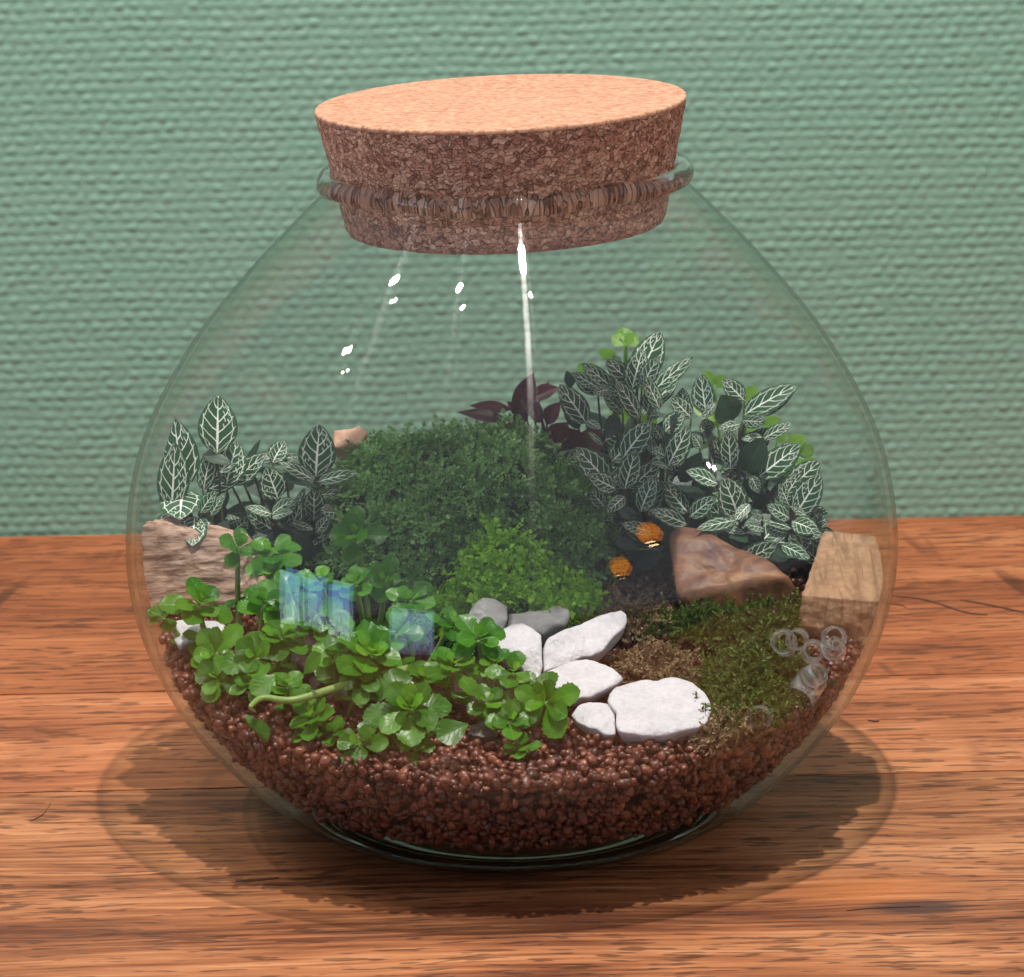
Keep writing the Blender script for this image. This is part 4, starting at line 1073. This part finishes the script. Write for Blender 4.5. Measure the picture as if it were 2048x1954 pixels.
# ------------------------------------------------------------------ spikemoss mound
def spike_variant(seed):
    rs = np.random.default_rng(seed)
    V, F, T = [], [], []
    def scale_leaf(p, d, n, ln, wd, tn):
        d = nrm(d); n = nrm(n - d * (n @ d)); s = np.cross(d, n)
        i = len(V)
        V.extend([p, p + d * ln * 0.55 + s * wd + n * wd * 0.3, p + d * ln, p + d * ln * 0.55 - s * wd + n * wd * 0.3])
        F.extend([(i, i + 1, i + 2), (i, i + 2, i + 3)])
        T.extend([tn * 0.6, tn, tn, tn])
    def branch(p, d, n, ln, k, tn):
        d = nrm(d)
        s = np.cross(d, n)
        for q in range(k):
            u = (q + 0.7) / k
            pos = p + d * ln * u - np.array([0, 0, 0.15]) * ln * u * u * 0.5
            f = 1.0 - 0.35 * u
            for sg in (-1, 1):
                scale_leaf(pos, d * 0.65 + s * sg * 0.9 + n * rs.uniform(-.1, .45), n, 0.36 * ln * f, 0.115 * ln * f, tn * rs.uniform(0.4, 1.2))
        scale_leaf(p + d * ln * 0.85, d, n, 0.36 * ln, 0.13 * ln, tn * 1.2)
    n = np.array([0, 0, 1.0])
    m = rs.integers(4, 6)
    for b in range(m):
        a = 2 * math.pi * b / m + rs.normal(0, 0.35)
        d = np.array([math.cos(a), math.sin(a), rs.uniform(0.15, 1.1)])
        branch(np.array([0, 0, -0.0012]), d, nrm(n + 0.35 * rs.normal(size=3)), rs.uniform(0.0044, 0.0070), 4, rs.uniform(-0.2, 0.9))
    return np.array(V), np.array(F), np.array(T)
SPV = [spike_variant(100 + k) for k in range(9)]
def mound_h(x, y):
    """height of the big cushion above the ground"""
    u = (x + 0.017 + 0.18 * (y - 0.05)) / 0.066
    v = (y - 0.066) / 0.056
    d = np.sqrt(u * u + v * v)
    h = 0.043 * np.clip(1 - d ** 3.2, 0, 1) ** 0.75
    return h * (1 + 0.22 * noise3(np.stack([np.ravel(x), np.ravel(y), np.ravel(x) * 0], 1), 46, 21).reshape(np.shape(x)))
def tuft_h(x, y):
    """the bright tuft that spills forward between the grey stones"""
    a = ((x + 0.003) / 0.019) ** 2 + ((y - 0.004) / 0.017) ** 2
    b = ((x - 0.018) / 0.017) ** 2 + ((y - 0.000) / 0.014) ** 2
    c = ((x + 0.022) / 0.012) ** 2 + ((y - 0.000) / 0.012) ** 2
    return np.maximum(np.maximum(0.030 * np.clip(1 - a, 0, 1) ** 0.55, 0.016 * np.clip(1 - b, 0, 1) ** 0.6), 0.013 * np.clip(1 - c, 0, 1) ** 0.6)
def build_fern(name, label, hf, box, mat, variants, cellsz, n_own, seed, jit):
    rg = np.random.default_rng(seed)
    x0, x1, y0, y1 = box
    cx, cyy = (x0 + x1) / 2, (y0 + y1) / 2
    root = empty(name, (cx, cyy, float(ground_z(cx, cyy))), label, 'plant', 'spikemoss plants')
    nx, ny = 70, 70
    X, Y = np.meshgrid(np.linspace(x0, x1, nx), np.linspace(y0, y1, ny))
    H = hf(X, Y)
    Zz = ground_z(X, Y) + H - 0.0058 - np.where(H < 0.0005, 0.006, 0) + 0.0030 * fbm3(np.stack([X.ravel(), Y.ravel(), X.ravel() * 0], 1), 120, 31, 2).reshape(X.shape)
    V = np.stack([X.ravel(), Y.ravel(), Zz.ravel()], 1)
    I, J = np.meshgrid(np.arange(ny - 1), np.arange(nx - 1), indexing='ij')
    a = I * nx + J
    F = np.stack([a, a + 1, a + nx + 1, a + nx], -1).reshape(-1, 4)
    F = F[(H.ravel()[F] > 0.0004).any(1)]
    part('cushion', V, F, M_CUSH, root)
    spots = []
    occ = {}
    m = int(14000 * (x1 - x0) * (y1 - y0) / 0.0245) + 1500
    C = np.stack([rg.uniform(x0, x1, m), rg.uniform(y0, y1, m)], 1)
    hs = hf(C[:, 0], C[:, 1])
    e = 0.002
    full = lambda p, q: hf(p, q) + ground_z(p, q)
    GX = (full(C[:, 0] + e, C[:, 1]) - full(C[:, 0] - e, C[:, 1])) / (2 * e)
    GY = (full(C[:, 0], C[:, 1] + e) - full(C[:, 0], C[:, 1] - e)) / (2 * e)
    NZ = fbm3(np.stack([C[:, 0], C[:, 1], C[:, 0] * 0], 1), 120, 31, 2)
    for (x, y), h, gx, gy, nz in zip(C, hs, GX, GY, NZ):
        if h < 0.0012:
            continue
        steep = min(4, 2 + int(math.hypot(gx, gy)))
        key = (int(x / cellsz), int(y / cellsz))
        if occ.get(key, 0) >= steep:
            continue
        occ[key] = occ.get(key, 0) + 1
        n = nrm(np.array([-gx, -gy, 1.0]))
        p = np.array([x, y, float(ground_z(x, y)) + h + 0.0036 * nz]) + n * rg.uniform(-jit, jit * 0.8)
        spots.append((p, n, rg.uniform(0.65, 1.35), rg.uniform(0, 6.28), int(rg.integers(0, len(variants)))))
    # the fronds that face the viewer, nearest first, are objects of their own
    vis = sorted(range(len(spots)), key=lambda i: spots[i][0][1] - 1.6 * (spots[i][1] @ nrm(np.array([0, -1.0, 0.5]))) * 0.03)
    own = set(vis[:n_own])
    meshes = []
    for (V, F, T) in variants:
        me = new_mesh('frond', V, F, smooth=False)
        at = me.attributes.new('tint', 'FLOAT', 'POINT')
        at.data.foreach_set('value', T.astype(np.float32))
        me.materials.append(mat)
        meshes.append(me)
    AV, AF, AT = [], [], []
    off = 0
    rl = Vector(root.location)
    for i, (p, n, s, a, k) in enumerate(spots):
        nn = nrm(n + np.array([0, -0.15, 0.25]) + rg.normal(0, 0.28, 3))
        rot = Vector((0, 0, 1)).rotation_difference(Vector(nn)).to_matrix() @ Matrix.Rotation(a, 3, 'Z')
        if i in own:
            o = bpy.data.objects.new('frond', meshes[k])
            COL.objects.link(o)
            o.parent = root
            o.matrix_local = Matrix.Translation(Vector(p) - rl) @ (rot * s).to_4x4()
        else:
            R = np.array(rot) * s
            V, F, T = variants[k]
            AV.append(V @ R.T + p)
            AF.append(F + off)
            AT.append(T + 0.5 * float(noise3(p[None], 60, 77)[0]))
            off += len(V)
    if AV:
        o = part('frond_mass', np.concatenate(AV), np.concatenate(AF), mat, root, smooth=False, tint=np.concatenate(AT))
        o['kind'] = 'stuff'
    print(name, 'fronds', len(spots))
build_fern('spikemoss', 'big dense green spikemoss mound filling the middle of the jar', mound_h, (-0.095, 0.080, -0.005, 0.126), M_SPIKE, SPV, 0.0046, 300, 11, 0.003)
build_fern('spikemoss', 'small bright green spikemoss tuft just behind the grey stones', tuft_h, (-0.038, 0.038, -0.018, 0.024), M_TUFT, [(v * 1.25, f, tn + 0.35) for v, f, tn in SPV], 0.0046, 150, 12, 0.0035)

# ------------------------------------------------------------------ mosses
def moss_geo(spots, rs, lmin, lmax, leaf, lean):
    V, F, T = [], [], []
    for (x, y, z, up) in spots:
        L = rs.uniform(lmin, lmax)
        d = nrm(np.array([rs.normal(0, lean), rs.normal(-0.15, lean), up]))
        p = np.array([x, y, z])
        k = 9
        bend = rs.normal(0, 0.22, 3)
        tn = float(np.clip(rs.normal(0.35, 0.35), -0.3, 1.2))
        side = nrm(np.cross(d, rs.normal(size=3)))
        for q in range(k):
            d = nrm(d + bend * 0.35 + np.array([0, 0, -0.05]))
            p2 = p + d * (L / k)
            f = 1 - 0.6 * q / k
            # slim stem facet
            i = len(V)
            sw = side * 0.00035
            V.extend([p - sw, p + sw, p2 + sw, p2 - sw]); F.append((i, i + 1, i + 2, i + 3)); T.extend([tn * .5] * 4)
            for sg in (-1, 1):
                s2 = nrm(side * sg + rs.normal(0, 0.45, 3))
                ld = nrm(d * 0.8 + s2 * 0.75)
                w = nrm(np.cross(ld, d + 1e-6)) * leaf * 0.27 * f
                i = len(V)
                b = p + d * rs.uniform(0, L / k)
                V.extend([b - w * .5, b + ld * leaf * f * 0.5 + w, b + ld * leaf * f, b + ld * leaf * f * 0.5 - w]); F.append((i, i + 1, i + 2, i + 3))
                T.extend([tn * .6, tn, tn + 0.3, tn])
            p = p2
    return np.array(V), np.array(F), np.array(T)
def blob_spots(n, cx, cy, rx, ry, rot, h, rs, upm=0.7):
    out = []
    while len(out) < n:
        a, b = rs.uniform(-1, 1, 2)
        if a * a + b * b > 1:
            continue
        if a * a + b * b > 0.7 and rs.random() < 0.4:
            continue
        x = cx + rx * a * math.cos(rot) - ry * b * math.sin(rot)
        y = cy + rx * a * math.sin(rot) + ry * b * math.cos(rot)
        z = float(ground_z(x, y)) + h * max(0, 1 - (a * a + b * b)) ** 0.7 * (0.7 + 0.5 * float(noise3(np.array([[x, y, 0]]), 110, 3)[0])) - 0.001
        if math.hypot(x, y) > float(wall_in(z)) - 0.004:
            continue
        out.append((x, y, z, upm * rs.uniform(0.2, 1.5)))
    return out
rs = np.random.default_rng(5)
sp = blob_spots(900, 0.0900, -0.068, 0.021, 0.040, -0.35, 0.006, rs) + blob_spots(420, 0.094, -0.012, 0.040, 0.016, 0.05, 0.004, rs)
V, F, T = moss_geo(sp, rs, 0.006, 0.013, 0.0034, 0.95)
o = part('moss', V, F, M_MOSS, None, smooth=False, tint=T)
tag(o, 'olive green moss clump between the white stones and the sandstone block', 'moss', kind='stuff')
sp = blob_spots(260, 0.0560, -0.048, 0.014, 0.017, 0.3, 0.006, rs) + blob_spots(260, 0.040, -0.004, 0.026, 0.016, 0.0, 0.004, rs) + blob_spots(240, 0.0830, -0.101, 0.013, 0.010, 0.2, 0.004, rs)
V, F, T = moss_geo(sp, rs, 0.005, 0.012, 0.0030, 0.85)
o = part('dry_moss', V, F, M_DEADMOSS, None, smooth=False, tint=T)
tag(o, 'dry brown moss tufts around the green moss clump', 'dry moss', kind='stuff')

# ------------------------------------------------------------------ stones
def slab(name, key, thick, mat, label, group=None, category='stone', facet=0.0, noise_a=0.0006, seed=0, ridge=0.0):
    A, n, poly = STONES[key]
    A = np.array(A); n = nrm(n)
    e1 = np.cross([0, 1.0, 0], n); e1 = nrm(e1); e2 = np.cross(n, e1)
    P = np.array(poly)
    # resample the outline evenly
    Q = np.concatenate([P, P[:1]])
    d = np.concatenate([[0], np.cumsum(np.hypot(*np.diff(Q, axis=0).T))])
    m = 72
    s = np.linspace(0, d[-1], m, endpoint=False)
    P = np.stack([np.interp(s, d, Q[:, 0]), np.interp(s, d, Q[:, 1])], 1)
    for _ in range(1 if thick > 0.02 else 0):
        P = 0.5 * P + 0.25 * (np.roll(P, 1, 0) + np.roll(P, -1, 0))
    c = P.mean(0)
    rings = [(0.0, -1.0), (0.40, -1.0), (0.62, -0.92), (0.78, -0.75), (0.90, -0.45), (0.972, -0.16), (1.0, 0.0), (0.992, 0.06), (0.972, 0.095), (0.92, 0.12), (0.86, 0.134), (0.80, 0.145), (0.74, 0.152), (0.67, 0.159), (0.60, 0.165), (0.52, 0.170), (0.44, 0.175), (0.36, 0.179), (0.28, 0.182), (0.20, 0.184), (0.12, 0.185), (0.05, 0.185), (0.0, 0.185)]
    V = []
    for (sc, hz) in rings:
        q = c + (P - c) * max(sc, 0.004)
        for k in range(m):
            V.append((q[k, 0], q[k, 1], hz * thick))
    V = np.array(V)
    if ridge:
        V[:, 2] += ridge * np.abs(np.sin((V[:, 0] * 0.8 + V[:, 1] * 0.5) * 190 + seed)) * (V[:, 2] > 0)
    if key == 'brown':   # the front breaks away under a ridge
        V[:, 2] -= 1.5 * np.maximum(0, -0.0085 + 0.10 * V[:, 0] - V[:, 1]) * (V[:, 2] > -0.2 * thick)
    nz = fbm3(V + seed, 190, seed, 3)
    big = noise3(V + seed, 75, seed + 5)
    V[:, 2] += nz * noise_a + big * facet
    V[:, 0] += noise3(V, 210, seed + 9) * noise_a * 0.8
    V[:, 1] += noise3(V, 210, seed + 11) * noise_a * 0.8
    F = []
    R = len(rings)
    for i in range(R - 1):
        for k in range(m):
            F.append((i * m + k, i * m + (k + 1) % m, (i + 1) * m + (k + 1) % m, (i + 1) * m + k))
    W = A + V[:, :1] * e1 + V[:, 1:2] * e2 + V[:, 2:3] * n
    W = keep_in(W, 0.001)
    me = new_mesh(name, W - A, np.array(F))
    o = obj(name, me, mat, loc=tuple(A))
    return tag(o, label, category, group)
WG = 'white quartzite stones laid on the gravel'
slab('white_stone', 'upright', 0.008, M_WHITE, 'rounded white stone standing nearly upright behind the small green sprig', WG, facet=0.0016, seed=1)
slab('white_stone', 'long', 0.010, M_WHITE, 'long white stone pointing to the upper right towards the moss', WG, facet=0.0022, seed=2)
slab('white_stone', 'pointed', 0.008, M_WHITE, 'pointed oval white stone in the middle of the white stones', WG, facet=0.0012, seed=3)
slab('white_stone', 'small', 0.006, M_WHITE, 'small pointed white stone touching the left end of the largest white stone', WG, facet=0.0005, seed=4)
slab('white_stone', 'large', 0.010, M_WHITE, 'largest white stone, frontmost on the gravel beside the moss', WG, facet=0.0024, seed=5)
slab('white_stone', 'left', 0.008, M_WHITE, 'white stone at far left under the green leaves below the driftwood', WG, facet=0.0010, seed=6)
slab('grey_stone', 'quartz_tall', 0.012, M_QUARTZ, 'pale grey quartz stone standing under the front of the spikemoss', 'grey quartz stones', facet=0.0012, seed=7)
slab('grey_stone', 'quartz_low', 0.012, M_QUARTZ, 'darker grey quartz stone behind the long white stone', 'grey quartz stones', facet=0.0016, seed=8)
slab('dark_pebble', 'dark', 0.006, M_DARKST, 'small dark grey pebble on the gravel left of the small green sprig', category='pebble', facet=0.0004, seed=9)
slab('brown_stone', 'brown', 0.026, M_BROWN, 'wedge-shaped brown banded stone in front of the nerve plants', facet=0.0012, noise_a=0.0006, seed=10)
slab('wood_chip', 'tan', 0.020, M_TAN, 'pale wood chip showing behind the spikemoss at back left', category='wood', facet=0.0010, seed=11)

def hexa(name, top4, depth_dir, mat, label, category, n=26, rough=0.0008, grain=None, seed=0, bevel=0.10):
    """a rough block: the four corners of the face (top-left, top-right, bottom-right, bottom-left) pushed back along depth_dir"""
    A = np.array(top4, dtype=float)
    B = A + np.array(depth_dir)
    cor = {(0, 0, 0): A[3], (1, 0, 0): A[2], (0, 0, 1): A[0], (1, 0, 1): A[1], (0, 1, 0): B[3], (1, 1, 0): B[2], (0, 1, 1): B[0], (1, 1, 1): B[1]}
    bm = bmesh.new()
    bmesh.ops.create_cube(bm, size=2.0)
    bmesh.ops.subdivide_edges(bm, edges=list(bm.edges), cuts=n, use_grid_fill=True)
    L = np.array([v.co[:] for v in bm.verts])
    F = [[v.index for v in f.verts] for f in bm.faces]
    bm.free()
    # round the corners in cube space
    q = np.abs(L) ** 9
    L = L / (q.sum(1) ** (1 / 9.0))[:, None]
    U = (L + 1) / 2
    V = np.zeros_like(U)
    for (a, b, c), P in cor.items():
        w = (U[:, 0] if a else 1 - U[:, 0]) * (U[:, 1] if b else 1 - U[:, 1]) * (U[:, 2] if c else 1 - U[:, 2])
        V += w[:, None] * P
    cen = V.mean(0)
    nv = V - cen
    nv /= np.linalg.norm(nv, axis=1)[:, None]
    disp = fbm3(V, 120, seed, 3) * rough
    if grain is not None:
        disp = disp + fbm3(U * np.array(grain), 1.0, seed + 3, 3) * rough * 0.9
    V = V + nv * disp[:, None]
    V = keep_in(V, 0.0008)
    me = new_mesh(name, V - cen, F)
    o = obj(name, me, mat, loc=tuple(cen))
    return tag(o, label, category)
hexa('driftwood_block', [DRIFT[0], DRIFT[1], DRIFT[2], DRIFT[3]], (0.008, 0.017, -0.002), M_DRIFT, 'pale weathered driftwood block against the glass at far left', 'driftwood', grain=(3, 10, 26), rough=0.0010, seed=4)

def build_block():
    tl, tr, fr, fl, bl, br, ml = [np.array(p) for p in BLOCK]
    # upper slanting face and lower front face meet in a sharp ridge
    n = 24
    pts, F = [], []
    down = np.array([0, 0, -0.040])
    grid = [[tl + np.array([0.004, 0.012, -0.030]), tr + np.array([-0.008, 0.004, -0.030])], [tl, tr], [fl, fr], [ml + np.array([0.0004, 0, 0]), 0.5 * (fr + br) + np.array([0.002, 0, 0])], [bl, br], [bl + np.array([0.004, 0.02, -0.004]), br + np.array([-0.006, 0.02, -0.004])]]
    rows = []
    for a, b in zip(grid[:-1], grid[1:]):
        for k in range(n):
            f = k / n
            rows.append((a[0] * (1 - f) + b[0] * f, a[1] * (1 - f) + b[1] * f))
    rows.append((grid[-1][0], grid[-1][1]))
    m = 26
    for (l, r) in rows:
        for j in range(m):
            f = j / (m - 1)
            pts.append(l * (1 - f) + r * f)
    nr = len(rows)
    for i in range(nr - 1):
        for j in range(m - 1):
            a = i * m + j
            F.append((a, a + m, a + m + 1, a + 1))
    # side walls
    cen = np.mean(pts, axis=0)
    for col, flip in ((0, False), (m - 1, True)):
        ring = [i * m + col for i in range(nr)]
        ci = len(pts)
        pts.append(np.mean([pts[q] for q in ring], axis=0))
        for i in range(nr - 1):
            F.append((ci, ring[i], ring[i + 1]) if flip else (ci, ring[i + 1], ring[i]))
        F.append((ci, ring[-1], ring[0]) if flip else (ci, ring[0], ring[-1]))
    V = np.array(pts)
    nv = V - cen
    nv /= np.linalg.norm(nv, axis=1)[:, None]
    V = V + nv * (fbm3(V, 230, 8, 3) * 0.0006 + noise3(V, 70, 3) * 0.0009)[:, None]
    V = keep_in(V, 0.0008)
    me = new_mesh('sandstone_block', V - cen, F)
    o = obj('sandstone_block', me, M_SAND, loc=tuple(cen))
    tag(o, 'tan sandstone block with a slanting top against the glass at far right', 'stone')
build_block()

# ------------------------------------------------------------------ clear acrylic rings
def ring_mesh(R, th, ln):
    h = ln / 2
    b = th * 0.3
    prof = [(R - b, -h), (R, -h + b), (R, h - b), (R - b, h), (R - th + b, h), (R - th, h - b), (R - th, -h + b), (R - th + b, -h)]
    V, F = lathe(prof, 40, True)
    F = signed_flip(V, F)
    return new_mesh('clear_ring', V, F)
RING_AX = [(-0.3, -0.8, 0.5), (0.15, -0.9, 0.45), (0.1, -0.8, 0.6), (0.1, -0.95, 0.25), (-0.2, -0.85, 0.5), (0.75, -0.35, 0.5), (0.55, 0.65, 0.50), (0.15, -0.9, 0.35), (0.6, -0.5, 0.6)]
RING_LB = ['clear acrylic ring leftmost of the rings, half buried at the moss edge', 'clear acrylic ring in front of the left corner of the sandstone block', 'clear acrylic ring sunk in moss below the sandstone block', 'clear acrylic ring standing highest, facing out by the right glass wall', 'clear acrylic ring directly below the highest ring at the right glass wall', 'clear acrylic ring turned sideways between two upright rings', 'longest clear acrylic tube piece lying against the lower right glass', 'clear acrylic ring lowest and frontmost, beside the dry moss', 'clear acrylic ring tilted in the right edge of the moss']
for k, ((c, R, gap), ax, lb) in enumerate(zip(RINGS, RING_AX, RING_LB)):
    R = max(R, 0.0042)
    c = np.array(c) + np.array([0.001, 0, 0.0035])
    ln = 0.011 if k == 6 else 0.0058
    r = math.hypot(c[0], c[1])
    lim = float(wall_in(c[2])) - R * (1.05 if k != 7 else 1.0) - 0.001
    if r > lim:
        c[:2] *= lim / r
    o = obj('clear_ring', ring_mesh(R, R * 0.22, ln), M_ACRYL, loc=tuple(c))
    o.rotation_euler = Vector(ax).to_track_quat('Z', 'Y').to_euler()
    tag(o, lb, 'ring', 'clear acrylic rings')

# ------------------------------------------------------------------ the bright windows mirrored in the front of the jar
def sky_pane_mat(name, sky, low, twig, strength):
    t = NT(name)
    g = t.n('ShaderNodeTexCoord').outputs['Generated']
    co = t.n('ShaderNodeTexCoord').outputs['Object']
    sp_ = t.n('ShaderNodeSeparateXYZ', i_0=g)
    c = t.mix(t.ramp(sp_.outputs[2], [(0.15, 0.0), (0.75, 1.0)]), low, sky)
    br = t.noise(t.coords(src=co, scale=(26, 26, 5)), 1.0, 4.0, 0.7, 1.5)
    lowm = t.ramp(sp_.outputs[2], [(0.25, 1.0), (0.85, 0.0)])
    m = t.math('MULTIPLY', t.math('MULTIPLY', t.math('SUBTRACT', br, 0.48), 9.0, clamp=True), lowm)
    c = t.mix(t.math('MULTIPLY', m, twig), c, (0.03, 0.05, 0.03))
    return t.done(t.n('ShaderNodeEmission', i_0=c, i_1=strength).outputs[0])
M_SKY1 = sky_pane_mat('window_sky', (0.26, 0.55, 1.0), (0.80, 0.88, 1.0), 1.0, 5.5)
M_SKY2 = sky_pane_mat('window_garden', (0.45, 0.75, 0.95), (0.40, 0.42, 0.62), 1.0, 3.8)
t = NT('pale_window_frame')
M_FRAME = t.done(t.principled(Base_Color=(0.35, 0.42, 0.38), Roughness=0.5).outputs[0])
def shop_window(center, wide, high, cols, rows, mat, label):
    c = np.array(center)
    root = empty('shop_window', tuple(c), label, 'window', 'shop windows reflected in the jar')
    root['kind'] = 'thing'
    d = nrm(np.array([0, 0, c[2]]) - c)
    ex = nrm(np.cross([0, 0, 1.0], d))
    ez = np.array([0, 0, 1.0])
    def quad(nm, x0, x1, z0, z1, off, th, m):
        P = [c + ex * x + ez * z + d * (off + q) for q in (0, th) for (x, z) in ((x0, z0), (x1, z0), (x1, z1), (x0, z1))]
        F = [(0, 1, 2, 3), (7, 6, 5, 4), (0, 4, 5, 1), (1, 5, 6, 2), (2, 6, 7, 3), (3, 7, 4, 0)]
        part(nm, P, F, m, root, smooth=False, clamp=False)
    bx, bz = wide / cols, high / rows
    for i in range(cols):
        for j in range(rows):
            x0 = -wide / 2 + i * bx; z0 = -high / 2 + j * bz
            quad('pane', x0 + 0.03 + 0.02 * (i % 2), x0 + bx - 0.03, z0 + 0.025, z0 + bz - 0.025, 0, 0.004, mat)
    for i in range(cols + 1):
        quad('frame_bar', -wide / 2 + i * bx - 0.028, -wide / 2 + i * bx + 0.028, -high / 2, high / 2, -0.01, 0.03, M_FRAME)
    for j in range(rows + 1):
        quad('frame_bar', -wide / 2, wide / 2, -high / 2 + j * bz - 0.024, -high / 2 + j * bz + 0.024, -0.012, 0.03, M_FRAME)
shop_window((-2.36, -1.56, -0.18), 1.15, 0.90, 3, 1, M_SKY1, 'wide bright window with blue sky mirrored on the left front of the jar')
shop_window((-1.42, -2.70, -0.40), 0.72, 0.80, 1, 1, M_SKY2, 'single window onto shrubs mirrored left of centre on the jar front')

# ------------------------------------------------------------------ the two pendant lamps mirrored in the glass
t = NT('glowing_orange_shade')
co = t.n('ShaderNodeTexCoord').outputs['Object']
g = t.noise(t.coords(src=co, scale=(8, 8, 60)), 1.0, 3.0)
c = t.mix(g, (0.95, 0.20, 0.02), (1.0, 0.42, 0.08))
e = t.n('ShaderNodeEmission', i_0=c, i_1=5.5)
M_SHADE = t.done(e.outputs[0])
t = NT('lamp_bulb')
e = t.n('ShaderNodeEmission', i_0=(1.0, 0.72, 0.38, 1), i_1=26.0)
M_BULB = t.done(e.outputs[0])
t = NT('black_cord')
M_CORD = t.done(t.principled(Base_Color=(0.01, 0.01, 0.01), Roughness=0.6).outputs[0])
t = NT('dark_wood_band')
M_BAND = t.done(t.principled(Base_Color=(0.12, 0.04, 0.015), Roughness=0.5).outputs[0])
def pendant(loc, s, label):
    root = empty('pendant_lamp', loc, label, 'lamp', 'orange pendant lamps reflected in the jar')
    a = np.linspace(0, 1, 16)
    prof = [(0.02 * s, 0.62 * s)] + [(s * (0.20 + 0.42 * math.sin(math.pi * (0.12 + 0.76 * q))), s * (0.60 - 1.05 * q)) for q in a]
    V, F = lathe(prof, 40, False)
    part('shade', V + np.array(loc), F, M_SHADE, root, clamp=False)
    V, F = lathe([(0.335 * s, -0.46 * s), (0.40 * s, -0.46 * s), (0.38 * s, -0.58 * s), (0.30 * s, -0.58 * s)], 40, True)
    part('ring_band', V + np.array(loc), F, M_BAND, root, clamp=False)
    for zb, rb in ((0.16, 0.618), (-0.22, 0.575)):
        V, F = lathe([(rb * s, zb * s - 0.02 * s), ((rb + 0.02) * s, zb * s), (rb * s, zb * s + 0.02 * s), ((rb - 0.02) * s, zb * s)], 40, True)
        part('ring_band', V + np.array(loc), F, M_BAND, root, clamp=False)
    V, F = lathe([(0.001, -0.52 * s), (0.29 * s, -0.53 * s), (0.28 * s, -0.56 * s), (0.001, -0.56 * s)], 32, True)
    part('bulb', V + np.array(loc), F, M_BULB, root, clamp=False)
    V, F = tube([(loc[0], loc[1], loc[2] + 0.6 * s), (loc[0], loc[1], 1.62)], 0.006, 8)
    part('cord', V, F, M_CORD, root, clamp=False)
pendant((1.46, -1.70, 0.80), 0.24, 'nearer orange wooden pendant lamp mirrored in the jar just left of the brown stone')
pendant((1.60, -2.68, 0.54), 0.26, 'farther orange wooden pendant lamp mirrored in the jar, lower and smaller of the two')
